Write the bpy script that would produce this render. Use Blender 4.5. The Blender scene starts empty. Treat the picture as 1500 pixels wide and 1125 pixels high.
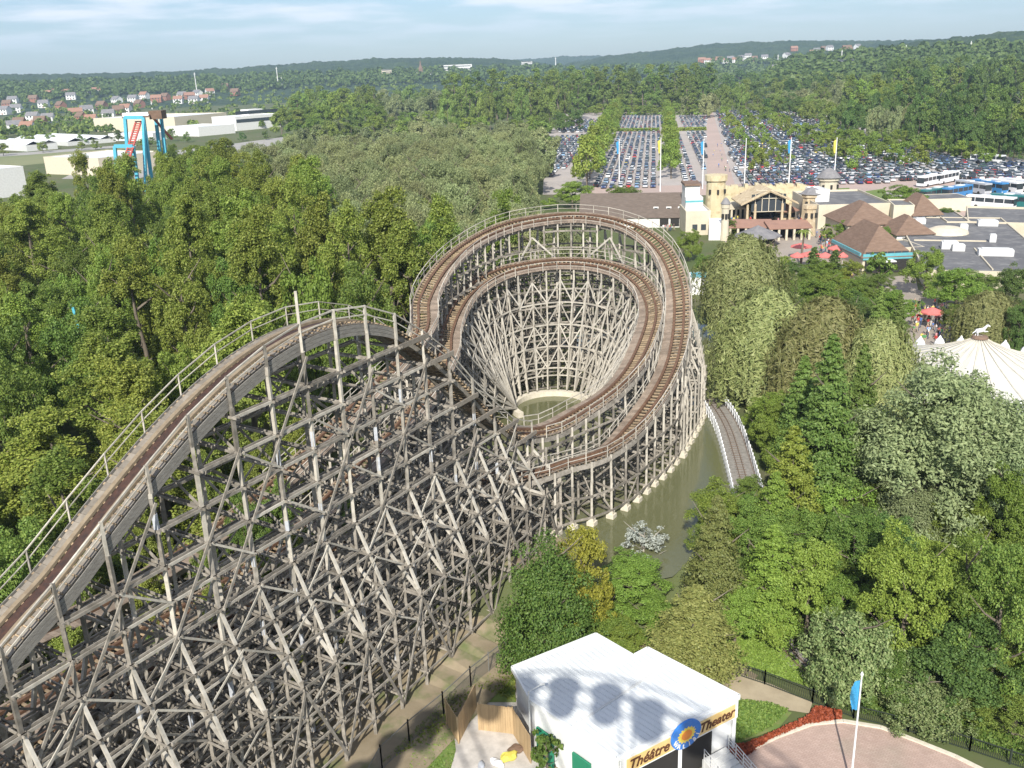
import bpy, bmesh, math, random
import numpy as np
from mathutils import Vector, Matrix
random.seed(7); rng = np.random.default_rng(11)
sc = bpy.context.scene
COL = sc.collection
RAD = math.radians
# ------------------------------------------------------------------ camera
FPX, CAMH, PITCH, ROLL = 1350.0, 40.0, RAD(19.0), RAD(2.2)
cp, sp, cr, sr = math.cos(PITCH), math.sin(PITCH), math.cos(ROLL), math.sin(ROLL)
fwd = Vector((0, cp, -sp)); up0 = Vector((0, sp, cp)); ri0 = Vector((1, 0, 0))
Rv = ri0*cr - up0*sr; Uv = ri0*sr + up0*cr
cam_d = bpy.data.cameras.new('camera'); cam = bpy.data.objects.new('camera', cam_d); COL.objects.link(cam)
M = Matrix((Rv, Uv, -fwd)).transposed().to_4x4(); M.translation = Vector((0, 0, CAMH)); cam.matrix_world = M
cam_d.sensor_width = 36; cam_d.lens = 36*FPX/1500; cam_d.clip_start = 0.2; cam_d.clip_end = 30000
sc.camera = cam
def ray(px, py):
    x, y = px-750, py-562.5
    u = x*cr - y*sr; v = x*sr + y*cr
    return Vector((u, FPX*cp - v*sp, -FPX*sp - v*cp))
def at(px, py, z=0.0):
    d = ray(px, py); t = (z-CAMH)/d.z
    return Vector((d.x*t, d.y*t, z))
def atY(px, py, Y):
    d = ray(px, py); t = Y/d.y
    return Vector((d.x*t, Y, CAMH+d.z*t))
def proj(x, y, z):
    z -= CAMH; f = y*cp-z*sp; v = -(y*sp+z*cp)/f*FPX; u = x/f*FPX
    return 750+u*cr+v*sr, 562.5-u*sr+v*cr
def dist(p): return math.sqrt(p[0]**2+p[1]**2+(p[2]-CAMH)**2)
# ------------------------------------------------------------------ objects
def tag(o, label=None, cat=None, group=None, kind=None):
    if label: o['label'] = label
    if cat: o['category'] = cat
    if group: o['group'] = group
    if kind: o['kind'] = kind
    return o
def empty(name, loc, label=None, cat=None, group=None, rz=0.0):
    o = bpy.data.objects.new(name, None); COL.objects.link(o); o.location = loc; o.rotation_euler = (0, 0, rz)
    o.empty_display_size = 0.5
    return tag(o, label, cat, group)
def copy_thing(root, kids, loc, rz, s=(1, 1, 1), label=None, cat=None, group=None):
    r = root.copy(); COL.objects.link(r); r.location = loc; r.rotation_euler = (0, 0, rz); r.scale = s
    for k in kids:
        c = k.copy(); COL.objects.link(c); c.parent = r
    return tag(r, label, cat, group)
def link_mesh(name, me, parent=None):
    o = bpy.data.objects.new(name, me); COL.objects.link(o)
    if parent is not None: o.parent = parent
    return o
class MB:
    """collects faces; build() links them as one mesh object"""
    def __init__(s): s.v = []; s.f = []; s.m = []
    def quad(s, a, b, c, d, m=0):
        n = len(s.v); s.v += [tuple(a), tuple(b), tuple(c), tuple(d)]; s.f.append((n, n+1, n+2, n+3)); s.m.append(m)
    def poly(s, pts, m=0):
        n = len(s.v); s.v += [tuple(p) for p in pts]; s.f.append(tuple(range(n, n+len(pts)))); s.m.append(m)
    def hexa(s, p, m=0):
        n = len(s.v); s.v += [tuple(q) for q in p]
        for f in ((3, 2, 1, 0), (4, 5, 6, 7), (0, 1, 5, 4), (1, 2, 6, 5), (2, 3, 7, 6), (3, 0, 4, 7)):
            s.f.append(tuple(n+i for i in f)); s.m.append(m)
    def box(s, c, d, rz=0.0, m=0):
        """c = centre of the base, d = full sizes"""
        ca, sa = math.cos(rz), math.sin(rz); P = []
        for z in (0, d[2]):
            for x, y in ((-.5, -.5), (.5, -.5), (.5, .5), (-.5, .5)):
                X, Y = x*d[0], y*d[1]; P.append((c[0]+X*ca-Y*sa, c[1]+X*sa+Y*ca, c[2]+z))
        s.hexa(P, m)
    def beam(s, p, q, w, h, m=0, side=None):
        p = Vector(p); q = Vector(q); t = (q-p)
        if t.length < 1e-4: return
        t.normalize()
        a = Vector(side) if side is not None else t.cross(Vector((0, 0, 1)))
        if a.length < 1e-3: a = Vector((1, 0, 0))
        a = (a - t*a.dot(t)).normalized(); b = t.cross(a)
        P = []
        for c in (p, q):
            for x, y in ((-.5, -.5), (.5, -.5), (.5, .5), (-.5, .5)): P.append(c + a*(x*w) + b*(y*h))
        s.hexa(P, m)
    def tube(s, p, q, r0, r1=None, n=8, m=0, cap=True):
        r1 = r0 if r1 is None else r1
        p = Vector(p); q = Vector(q); t = (q-p).normalized()
        a = t.cross(Vector((0, 0, 1)));
        if a.length < 1e-3: a = Vector((1, 0, 0))
        a.normalize(); b = t.cross(a); n0 = len(s.v)
        for c, r in ((p, r0), (q, r1)):
            for i in range(n):
                an = 2*math.pi*i/n; s.v.append(tuple(c + a*(math.cos(an)*r) + b*(math.sin(an)*r)))
        for i in range(n):
            j = (i+1) % n; s.f.append((n0+i, n0+j, n0+n+j, n0+n+i)); s.m.append(m)
        if cap:
            s.f.append(tuple(n0+i for i in range(n-1, -1, -1))); s.m.append(m)
            s.f.append(tuple(n0+n+i for i in range(n))); s.m.append(m)
    def lathe(s, c, prof, n=16, m=0):
        n0 = len(s.v)
        for r, z in prof:
            for i in range(n):
                an = 2*math.pi*i/n; s.v.append((c[0]+r*math.cos(an), c[1]+r*math.sin(an), c[2]+z))
        for k in range(len(prof)-1):
            for i in range(n):
                j = (i+1) % n; s.f.append((n0+k*n+i, n0+k*n+j, n0+(k+1)*n+j, n0+(k+1)*n+i)); s.m.append(m)
    def prism(s, pts, z0, z1, m=0, mt=None):
        n = len(s.v); k = len(pts)
        for z in (z0, z1):
            for p in pts: s.v.append((p[0], p[1], z))
        for i in range(k):
            j = (i+1) % k; s.f.append((n+i, n+j, n+k+j, n+k+i)); s.m.append(m)
        s.f.append(tuple(n+i for i in range(k-1, -1, -1))); s.m.append(m)
        s.f.append(tuple(n+k+i for i in range(k))); s.m.append(m if mt is None else mt)
    def build(s, name, mats, parent=None, smooth=False):
        if not isinstance(mats, (list, tuple)): mats = [mats]
        me = bpy.data.meshes.new(name)
        off = Vector((0, 0, 0))
        if parent is not None and parent.type == 'EMPTY':
            off = parent.location
            ca, sa = math.cos(-parent.rotation_euler[2]), math.sin(-parent.rotation_euler[2])
        elif parent is not None:
            off = Vector(parent.get('_o', (0, 0, 0)))
        me.from_pydata([(v[0]-off[0], v[1]-off[1], v[2]-off[2]) for v in s.v], [], s.f)
        for m in mats: me.materials.append(m)
        if len(mats) > 1: me.polygons.foreach_set('material_index', s.m)
        if smooth: me.polygons.foreach_set('use_smooth', [True]*len(s.f))
        me.update()
        o = link_mesh(name, me, parent)
        return o
def np_mesh(name, verts, quads, mats, smooth=False, k=4):
    me = bpy.data.meshes.new(name); nv = len(verts); nf = len(quads)
    me.vertices.add(nv); me.vertices.foreach_set('co', np.ascontiguousarray(verts, dtype=np.float32).ravel())
    me.loops.add(nf*k); me.loops.foreach_set('vertex_index', np.ascontiguousarray(quads, dtype=np.int32).ravel())
    me.polygons.add(nf); me.polygons.foreach_set('loop_start', np.arange(0, nf*k, k, dtype=np.int32))
    me.polygons.foreach_set('loop_total', np.full(nf, k, dtype=np.int32))
    if smooth: me.polygons.foreach_set('use_smooth', np.ones(nf, dtype=bool))
    for m in mats: me.materials.append(m)
    me.update(calc_edges=True)
    return me
# ------------------------------------------------------------------ materials
def newmat(name):
    m = bpy.data.materials.new(name); m.use_nodes = True; nt = m.node_tree
    return m, nt, nt.nodes['Principled BSDF']
def N(nt, t, **kw):
    n = nt.nodes.new(t)
    for k, v in kw.items():
        if k in n.inputs: n.inputs[k].default_value = v
        else: setattr(n, k, v)
    return n
def rgb(c): return (c[0], c[1], c[2], 1)
def noise_mat(name, c1, c2, scale=1.0, rough=0.85, island=0.0, bump=0.0, c3=None, s2=None, detail=4.0, metallic=0.0, stretch=None, spec=0.3, lo=.35, hi=.65):
    m, nt, bs = newmat(name); L = nt.links.new
    tc = N(nt, 'ShaderNodeTexCoord'); src = tc.outputs['Object']
    if stretch:
        mp = N(nt, 'ShaderNodeMapping'); mp.inputs['Scale'].default_value = stretch; L(src, mp.inputs['Vector']); src = mp.outputs['Vector']
    no = N(nt, 'ShaderNodeTexNoise', Scale=scale, Detail=detail, Roughness=0.6); L(src, no.inputs['Vector'])
    rp = N(nt, 'ShaderNodeMapRange'); rp.inputs['From Min'].default_value = lo; rp.inputs['From Max'].default_value = hi; L(no.outputs['Fac'], rp.inputs['Value'])
    mx = N(nt, 'ShaderNodeMix', data_type='RGBA'); mx.inputs['A'].default_value = rgb(c1); mx.inputs['B'].default_value = rgb(c2); L(rp.outputs['Result'], mx.inputs['Factor'])
    out = mx.outputs['Result']
    if c3 is not None:
        n2 = N(nt, 'ShaderNodeTexNoise', Scale=(s2 or scale*5), Detail=3.0); L(src, n2.inputs['Vector'])
        r2 = N(nt, 'ShaderNodeMapRange'); r2.inputs['From Min'].default_value = .5; r2.inputs['From Max'].default_value = .7; L(n2.outputs['Fac'], r2.inputs['Value'])
        m2 = N(nt, 'ShaderNodeMix', data_type='RGBA'); L(r2.outputs['Result'], m2.inputs['Factor']); L(out, m2.inputs['A']); m2.inputs['B'].default_value = rgb(c3); out = m2.outputs['Result']
    if island:
        g = N(nt, 'ShaderNodeNewGeometry'); mr = N(nt, 'ShaderNodeMapRange'); mr.inputs['To Min'].default_value = 1-island; mr.inputs['To Max'].default_value = 1+island
        L(g.outputs['Random Per Island'], mr.inputs['Value'])
        vm = N(nt, 'ShaderNodeVectorMath', operation='SCALE'); L(out, vm.inputs[0]); L(mr.outputs['Result'], vm.inputs['Scale']); out = vm.outputs['Vector']
    L(out, bs.inputs['Base Color']); bs.inputs['Roughness'].default_value = rough; bs.inputs['Metallic'].default_value = metallic
    bs.inputs['Specular IOR Level'].default_value = spec
    if bump:
        bp = N(nt, 'ShaderNodeBump', Strength=bump, Distance=0.05); L(no.outputs['Fac'], bp.inputs['Height']); L(bp.outputs['Normal'], bs.inputs['Normal'])
    return m
def leaf_mat(name, c1, c2, trans=0.3, rough=0.55):
    """foliage: leaf to leaf variation (island), tree to tree variation (object random)"""
    m, nt, bs = newmat(name); L = nt.links.new
    g = N(nt, 'ShaderNodeNewGeometry'); oi = N(nt, 'ShaderNodeObjectInfo')
    mx = N(nt, 'ShaderNodeMix', data_type='RGBA'); mx.inputs['A'].default_value = rgb(c1); mx.inputs['B'].default_value = rgb(c2)
    L(g.outputs['Random Per Island'], mx.inputs['Factor'])
    hs = N(nt, 'ShaderNodeHueSaturation')
    r1 = N(nt, 'ShaderNodeMapRange'); r1.inputs['To Min'].default_value = .482; r1.inputs['To Max'].default_value = .518; L(oi.outputs['Random'], r1.inputs['Value']); L(r1.outputs['Result'], hs.inputs['Hue'])
    mu = N(nt, 'ShaderNodeMath', operation='MULTIPLY'); L(oi.outputs['Random'], mu.inputs[0]); mu.inputs[1].default_value = 7.31
    fr = N(nt, 'ShaderNodeMath', operation='FRACT'); L(mu.outputs[0], fr.inputs[0])
    r2 = N(nt, 'ShaderNodeMapRange'); r2.inputs['To Min'].default_value = .78; r2.inputs['To Max'].default_value = 1.22; L(fr.outputs[0], r2.inputs['Value']); L(r2.outputs['Result'], hs.inputs['Value'])
    L(mx.outputs['Result'], hs.inputs['Color']); L(hs.outputs['Color'], bs.inputs['Base Color'])
    bs.inputs['Roughness'].default_value = rough; bs.inputs['Specular IOR Level'].default_value = .3
    tr = N(nt, 'ShaderNodeBsdfTranslucent'); L(hs.outputs['Color'], tr.inputs['Color'])
    ms = N(nt, 'ShaderNodeMixShader'); ms.inputs[0].default_value = trans
    L(bs.outputs['BSDF'], ms.inputs[1]); L(tr.outputs['BSDF'], ms.inputs[2]); L(ms.outputs[0], nt.nodes['Material Output'].inputs['Surface'])
    return m
def plain(name, c, rough=.6, metallic=0., spec=.4, emit=None):
    """flat paint with a faint mottling so that it never reads as one flat value"""
    return noise_mat(name, tuple(x*.9 for x in c), tuple(min(1, x*1.06) for x in c), scale=1.3, rough=rough, metallic=metallic, spec=spec, detail=6.0, lo=.3, hi=.7)
# ------------------------------------------------------------------ light
SUN_AZ, SUN_EL = RAD(190.0), RAD(37.5)      # the sun stands behind the camera, a little to its left (azimuth from +Y clockwise)
sd = Vector((math.sin(SUN_AZ)*math.cos(SUN_EL), math.cos(SUN_AZ)*math.cos(SUN_EL), math.sin(SUN_EL)))
sl = bpy.data.lights.new('sun', 'SUN'); so = bpy.data.objects.new('sun', sl); COL.objects.link(so)
so.rotation_euler = sd.to_track_quat('Z', 'Y').to_euler(); so.location = (0, -60, 120)
sl.energy = 5.0; sl.angle = RAD(0.5); sl.color = (1.0, .955, .87)
w = bpy.data.worlds.new('World'); sc.world = w; w.use_nodes = True; nt = w.node_tree; L = nt.links.new
bg = nt.nodes['Background']
sky = N(nt, 'ShaderNodeTexSky'); sky.sky_type = 'NISHITA'; sky.sun_disc = False; sky.sun_elevation = SUN_EL; sky.sun_rotation = SUN_AZ
sky.air_density = 1.0; sky.dust_density = 0.6; sky.ozone_density = 1.5
tc = N(nt, 'ShaderNodeTexCoord'); sx = N(nt, 'ShaderNodeSeparateXYZ'); L(tc.outputs['Generated'], sx.inputs[0])
mz = N(nt, 'ShaderNodeMath', operation='MAXIMUM'); L(sx.outputs['Z'], mz.inputs[0]); mz.inputs[1].default_value = .004
az = N(nt, 'ShaderNodeMath', operation='ADD'); L(mz.outputs[0], az.inputs[0]); az.inputs[1].default_value = .085
dx = N(nt, 'ShaderNodeMath', operation='DIVIDE'); L(sx.outputs['X'], dx.inputs[0]); L(az.outputs[0], dx.inputs[1])
dy = N(nt, 'ShaderNodeMath', operation='DIVIDE'); L(sx.outputs['Y'], dy.inputs[0]); L(az.outputs[0], dy.inputs[1])
cb = N(nt, 'ShaderNodeCombineXYZ'); L(dx.outputs[0], cb.inputs['X']); L(dy.outputs[0], cb.inputs['Y'])
cn = N(nt, 'ShaderNodeTexNoise', Scale=1.15, Detail=7.0, Roughness=.52); L(cb.outputs[0], cn.inputs['Vector'])
cr1 = N(nt, 'ShaderNodeMapRange'); cr1.interpolation_type = 'SMOOTHSTEP'; cr1.inputs['From Min'].default_value = .38; cr1.inputs['From Max'].default_value = .66; L(cn.outputs['Fac'], cr1.inputs['Value'])
ce = N(nt, 'ShaderNodeMapRange'); ce.interpolation_type = 'SMOOTHSTEP'; ce.inputs['From Min'].default_value = .012; ce.inputs['From Max'].default_value = .07; ce.inputs['To Max'].default_value = .9; L(sx.outputs['Z'], ce.inputs['Value'])
cm = N(nt, 'ShaderNodeMath', operation='MULTIPLY'); L(cr1.outputs['Result'], cm.inputs[0]); L(ce.outputs['Result'], cm.inputs[1])
tint = N(nt, 'ShaderNodeMix', data_type='RGBA', blend_type='MULTIPLY'); tint.inputs['Factor'].default_value = 1.0
L(sky.outputs[0], tint.inputs['A']); tint.inputs['B'].default_value = (.76, .87, 1.06, 1)
mxs = N(nt, 'ShaderNodeMix', data_type='RGBA'); L(cm.outputs[0], mxs.inputs['Factor']); L(tint.outputs['Result'], mxs.inputs['A']); mxs.inputs['B'].default_value = (9.2, 9.4, 10.2, 1)
L(mxs.outputs['Result'], bg.inputs['Color']); bg.inputs['Strength'].default_value = .09
sc.view_settings.view_transform = 'Standard'; sc.view_settings.look = 'None'; sc.view_settings.gamma = 1; sc.view_settings.exposure = .44
sc.cycles.max_bounces = 4; sc.cycles.diffuse_bounces = 2; sc.cycles.glossy_bounces = 2; sc.cycles.transmission_bounces = 3; sc.cycles.transparent_max_bounces = 8; sc.cycles.volume_bounces = 0

# haze: the air of a bright late summer afternoon
hz = MB(); hz.hexa([(-6200, -1700, -5.5), (6200, -1700, -5.5), (6200, 6400, -5.5), (-6200, 6400, -5.5), (-6200, -1700, 300), (6200, -1700, 300), (6200, 6400, 300), (-6200, 6400, 300)])
hm, nt, bs = newmat('haze_air'); nt.nodes.remove(bs); pv = N(nt, 'ShaderNodeVolumePrincipled'); pv.inputs['Color'].default_value = (.58, .79, 1.0, 1); pv.inputs['Density'].default_value = .000115; pv.inputs['Anisotropy'].default_value = 0.0
nt.links.new(pv.outputs[0], nt.nodes['Material Output'].inputs['Volume'])
ho = hz.build('haze', hm); ho['kind'] = 'stuff'; tag(ho, 'thin bluish haze over the whole valley', 'haze')
# ================================================================== wooden roller coaster
m_wood = noise_mat('weathered_timber', (.31, .28, .238), (.175, .156, .128), scale=2.2, rough=.9, island=.38)
m_wood2 = noise_mat('pale_timber', (.47, .435, .37), (.34, .31, .26), scale=2.2, rough=.9, island=.28)
m_grey = noise_mat('grey_deck_boards', (.185, .16, .13), (.245, .215, .175), scale=3.0, rough=.85, island=.18)
m_fascia = noise_mat('grey_side_boards', (.235, .22, .195), (.165, .152, .135), scale=2.5, rough=.85, stretch=(1, 1, 4))
m_deck = noise_mat('brown_deck_boards', (.20, .155, .12), (.27, .215, .165), scale=2.5, rough=.85, island=.22)
m_rail = noise_mat('rust_brown_rail', (.105, .058, .036), (.16, .095, .06), scale=3.0, rough=.6)
m_tan = noise_mat('tan_rail_boards', (.27, .215, .145), (.20, .155, .105), scale=2.5, rough=.8)
m_trough = noise_mat('dark_chain_trough', (.075, .038, .026), (.04, .025, .02), scale=3.0, rough=.5)
m_tie = noise_mat('tie_timber', (.36, .27, .17), (.25, .185, .12), scale=3.0, rough=.9, island=.3)
m_pale = noise_mat('bleached_timber', (.52, .485, .42), (.38, .35, .295), scale=2.2, rough=.9, island=.2)
m_splice = noise_mat('whitewashed_splice', (.5, .52, .55), (.36, .37, .39), scale=3, rough=.6)
m_conc = noise_mat('cream_concrete', (.55, .50, .40), (.66, .61, .5), scale=2.5, rough=.9)
P0 = Vector((-12.7, 53.2, 0)); AZ = RAD(32)
dS = Vector((math.sin(AZ), math.cos(AZ), 0)); dB = Vector((math.cos(AZ), -math.sin(AZ), 0)); UPZ = Vector((0, 0, 1))
def gz(x, y): return -2.6*max(0.0, min(1.0, (67-y)/6))
def gzone(p): return gz(p[0], p[1])
def S(s, b, z): return P0 + dS*s + dB*b + UPZ*z
def toSB(p): q = Vector(p)-P0; return q.dot(dS), q.dot(dB)
coaster = empty('wooden_roller_coaster', S(10, -1, 0), 'huge weathered wooden roller coaster with a looping double bend on a tall lattice trestle', 'roller coaster')
BM = {}   # kind -> list of (score, p, q, w, h, side, material)
def beam(kind, p, q, w=.16, h=.16, side=None, mat=None):
    p = Vector(p); q = Vector(q); c = (p+q)/2
    BM.setdefault(kind, []).append(((q-p).length/max(1, dist(c))**2, p, q, w, h, side, mat or m_wood))
def catmull(pts, step):
    P = [Vector(p) for p in pts]; P = [P[0]*2-P[1]] + P + [P[-1]*2-P[-2]]; out = []
    for i in range(1, len(P)-2):
        for k in range(24):
            t = k/24; a, b, c, d = P[i-1], P[i], P[i+1], P[i+2]
            out.append(.5*((2*b)+(-a+c)*t+(2*a-5*b+4*c-d)*t*t+(-a+3*b-3*c+d)*t**3))
    out.append(P[-2]); res = [out[0]]; acc = 0
    for i in range(1, len(out)):
        a, b = out[i-1], out[i]; l = (b-a).length
        while acc + l >= step:
            f = (step-acc)/l; a = a.lerp(b, f); res.append(a.copy()); l = (b-a).length; acc = 0
        acc += l
    return res
hill_pts = [S(s, -1.45, z) for s, z in [(-32, 7.5), (-26, 11.6), (-20, 15.5), (-16.9, 17.1), (-14.1, 18.9), (-11.3, 20.6), (-8.6, 22.1), (-5.7, 23.4), (-2.6, 24.4), (.5, 24.9), (3.4, 24.9), (6.2, 24.4), (9, 23.3), (12, 21.3), (15, 18.7), (18, 15.8), (21.5, 12.3), (25, 9.8)]]
inn = [(800, 630, 8.3), (850, 604, 8.6), (890, 578, 9.3), (922, 545, 10.3), (943, 505, 11.5), (955, 460, 13), (945, 425, 14.5), (920, 402, 15.6), (880, 389, 16.3), (830, 385, 16.6), (780, 389, 16.6), (730, 401, 16.2), (690, 425, 15.4), (668, 455, 14.5), (655, 490, 13.3), (650, 530, 12.0)]
out_ = [(612, 500, 14.5), (622, 440, 17), (650, 392, 19), (690, 357, 20.3), (740, 333, 21), (790, 322, 21.4), (840, 318, 21.5), (890, 323, 21.2), (930, 336, 20.3), (962, 358, 18.9), (983, 390, 17.0), (994, 430, 14.8), (994, 480, 12.3), (985, 530, 10.2), (966, 572, 8.7), (940, 610, 7.3), (914, 640, 6.6), (888, 660, 6.2), (860, 672, 6.1), (828, 680, 6.0)]
inner_pts = [at(*q) for q in inn]; outer_pts = [at(*q) for q in out_]
main_track = hill_pts + inner_pts + [S(26, -11.6, 10.2), S(15, -11.2, 7), S(4, -11.2, 4.6), S(-10, -11.2, 4.6), S(-34, -11.2, 5)]
out_track = [S(-34, -15.6, 9), S(-18, -15.6, 7), S(-5, -15.6, 5.6), S(8, -15.4, 7), S(20, -15.2, 10.6)] + outer_pts + [S(25.0, .6, 5.9), S(22.6, -3.4, 5.6), S(18, -6.2, 5.2), S(8, -7, 4.6), S(-10, -7, 4.6), S(-34, -7, 5.5)]
def smooth_z(P): return P
def frame(L, i):
    a = L[max(0, i-2)]; b = L[min(len(L)-1, i+2)]; t = (b-a); th = Vector((t.x, t.y, 0)).normalized()
    return t.normalized(), Vector((th.y, -th.x, 0))     # tangent, right-hand normal (horizontal)
def bank(L, i, step):
    k = max(2, int(4/step)); a, b, c = L[max(0, i-k)], L[i], L[min(len(L)-1, i+k)]
    u = Vector((b.x-a.x, b.y-a.y)); v = Vector((c.x-b.x, c.y-b.y))
    if u.length < .1 or v.length < .1: return 0
    an = u.angle_signed(v, 0)      # >0 = turning right
    return max(-.36, min(.36, an/max(1, (u.length+v.length)/2)*5.2))
def sweep(name, L, step, o0, o1, z0, z1, mat, par):
    """box section swept along L between lateral offsets o0..o1 and heights z0..z1, following the bank"""
    mb = MB(); n = 0
    for i in range(len(L)):
        t, r = frame(L, i); bk = BK[id(L)][i]; R = (r*math.cos(bk) - UPZ*math.sin(bk)); U = (UPZ*math.cos(bk) + r*math.sin(bk))
        for o, z in ((o0, z0), (o1, z0), (o1, z1), (o0, z1)): mb.v.append(tuple(L[i]+R*o+U*z))
        if i:
            b = 4*i
            for k in range(4):
                j = (k+1) % 4; mb.f.append((b-4+k, b-4+j, b+j, b+k)); mb.m.append(0)
    return mb.build(name, mat, par)
BK = {}; KEEP = []
def offs(L, i, o, z):
    t, r = frame(L, i); bk = BK[id(L)][i]
    return L[i] + (r*math.cos(bk)-UPZ*math.sin(bk))*o + (UPZ*math.cos(bk)+r*math.sin(bk))*z
def make_track(pts, name, hi):
    step = .5; L = catmull(pts, step)
    raw = [bank(L, i, step) for i in range(len(L))]
    BK[id(L)] = [sum(raw[max(0, i-8):i+9])/len(raw[max(0, i-8):i+9]) for i in range(len(L))]
    tr = MB()
    for i in range(0, len(L)):           # cross ties
        hw = 1.5 if (name == 'hill' and toSB(L[i])[0] < 26 and i < len(L)//2) else 1.12; a, b = offs(L, i, -hw, -.06), offs(L, i, hw, -.06); t, r = frame(L, i)
        tr.beam(a, b, .14, .14, side=t)
    track = tr.build('track', m_tie, coaster); track['_o'] = list(coaster.location)
    for s_ in (-1, 1):
        if name == 'hill':
            iR = max(i for i in range(len(L)//2) if toSB(L[i])[0] < 27 and abs(toSB(L[i])[1]+1.45) < .8)
            A_, B_ = L[:iR], L[iR-1:]; BK[id(A_)] = BK[id(L)][:iR]; BK[id(B_)] = BK[id(L)][iR-1:]; KEEP.extend((A_, B_))
            sweep('rail', A_, step, s_*.58-.15, s_*.58+.15, .012, .2, m_tan, track); sweep('rail', B_, step, s_*.52-.13, s_*.52+.13, .012, .24, m_rail, track)
        else: r1 = sweep('rail', L, step, s_*.52-.13, s_*.52+.13, .012, .24, m_rail, track)
        r2 = sweep('bearer', L, step, s_*1.15-.09, s_*1.15+.09, -.6, -.17, m_wood, track)
        wk = MB()
        for i in range(len(L)-1):
            hl = toSB(L[i])[0] < 26 and name == 'hill' and i < len(L)//2
            inner = (s_ < 0) == (name == 'hill')
            if hl: o0, o1 = .85, (1.3 if s_ < 0 else 1.55)
            elif inner: o0, o1 = .72, 1.55
            else: o0, o1 = 1.08, 1.28
            a, b = offs(L, i, s_*o0, .03), offs(L, i, s_*o1, .03); t, r = frame(L, i)
            c, d = offs(L, i+1, s_*o0, .03), offs(L, i+1, s_*o1, .03)
            e = .015*t
            Q = [a+e, b+e, d-e, c-e] if s_ > 0 else [b+e, a+e, c-e, d-e]
            wk.hexa(Q+[q+UPZ*.05 for q in Q], m=0 if hl else 1)
        wk.build('walkway', [m_grey, m_deck], track)
    if name == 'hill':
        iE = max(i for i in range(len(L)//2) if toSB(L[i])[0] < 27 and abs(toSB(L[i])[1]+1.45) < .8)
        H_ = L[:iE]; KEEP.append(H_); BK[id(H_)] = [0]*len(H_)
        sweep('chain_trough', H_, step, -.3, .3, .015, .08, m_trough, track)
        iF = max(i for i in range(iE) if toSB(L[i])[0] < 9.5); F_ = L[:iF]; KEEP.append(F_); BK[id(F_)] = [0]*len(F_)
        for s_ in (-1, 1):
            for k_ in range(3): sweep('side_board', F_, step, s_*1.62-.03, s_*1.62+.03, -.72+k_*.25, -.72+k_*.25+.23, m_fascia, track)
        st = MB()
        for i in range(0, iE, 1):
            t, r = frame(L, i); st.beam(offs(L, i, .95, .13), offs(L, i, 1.55, .13), .07, .08, side=t)
        st.build('tread_cleat', m_tie, track)
    return L, track
def handrail(L, side, every, h0, off=1.6, i0=0, i1=None, both=True):
    i1 = len(L)-1 if i1 is None else min(i1, len(L)-1); mb = MB(); pv = None
    for i in range(i0, i1, every):
        p = offs(L, i, side*off, -.15); q = p + UPZ*(h0+.15)
        mb.beam(p, q, .08, .08)
        if pv is not None:
            mb.beam(pv, q, .07, .06); mb.beam(pv-UPZ*.5, q-UPZ*.5, .045, .045)
        pv = q
    return mb.build('handrail', m_wood2, coaster)
LM, trM = make_track(main_track, 'hill', '')
LO, trO = make_track(out_track, 'outer', '')
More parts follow.
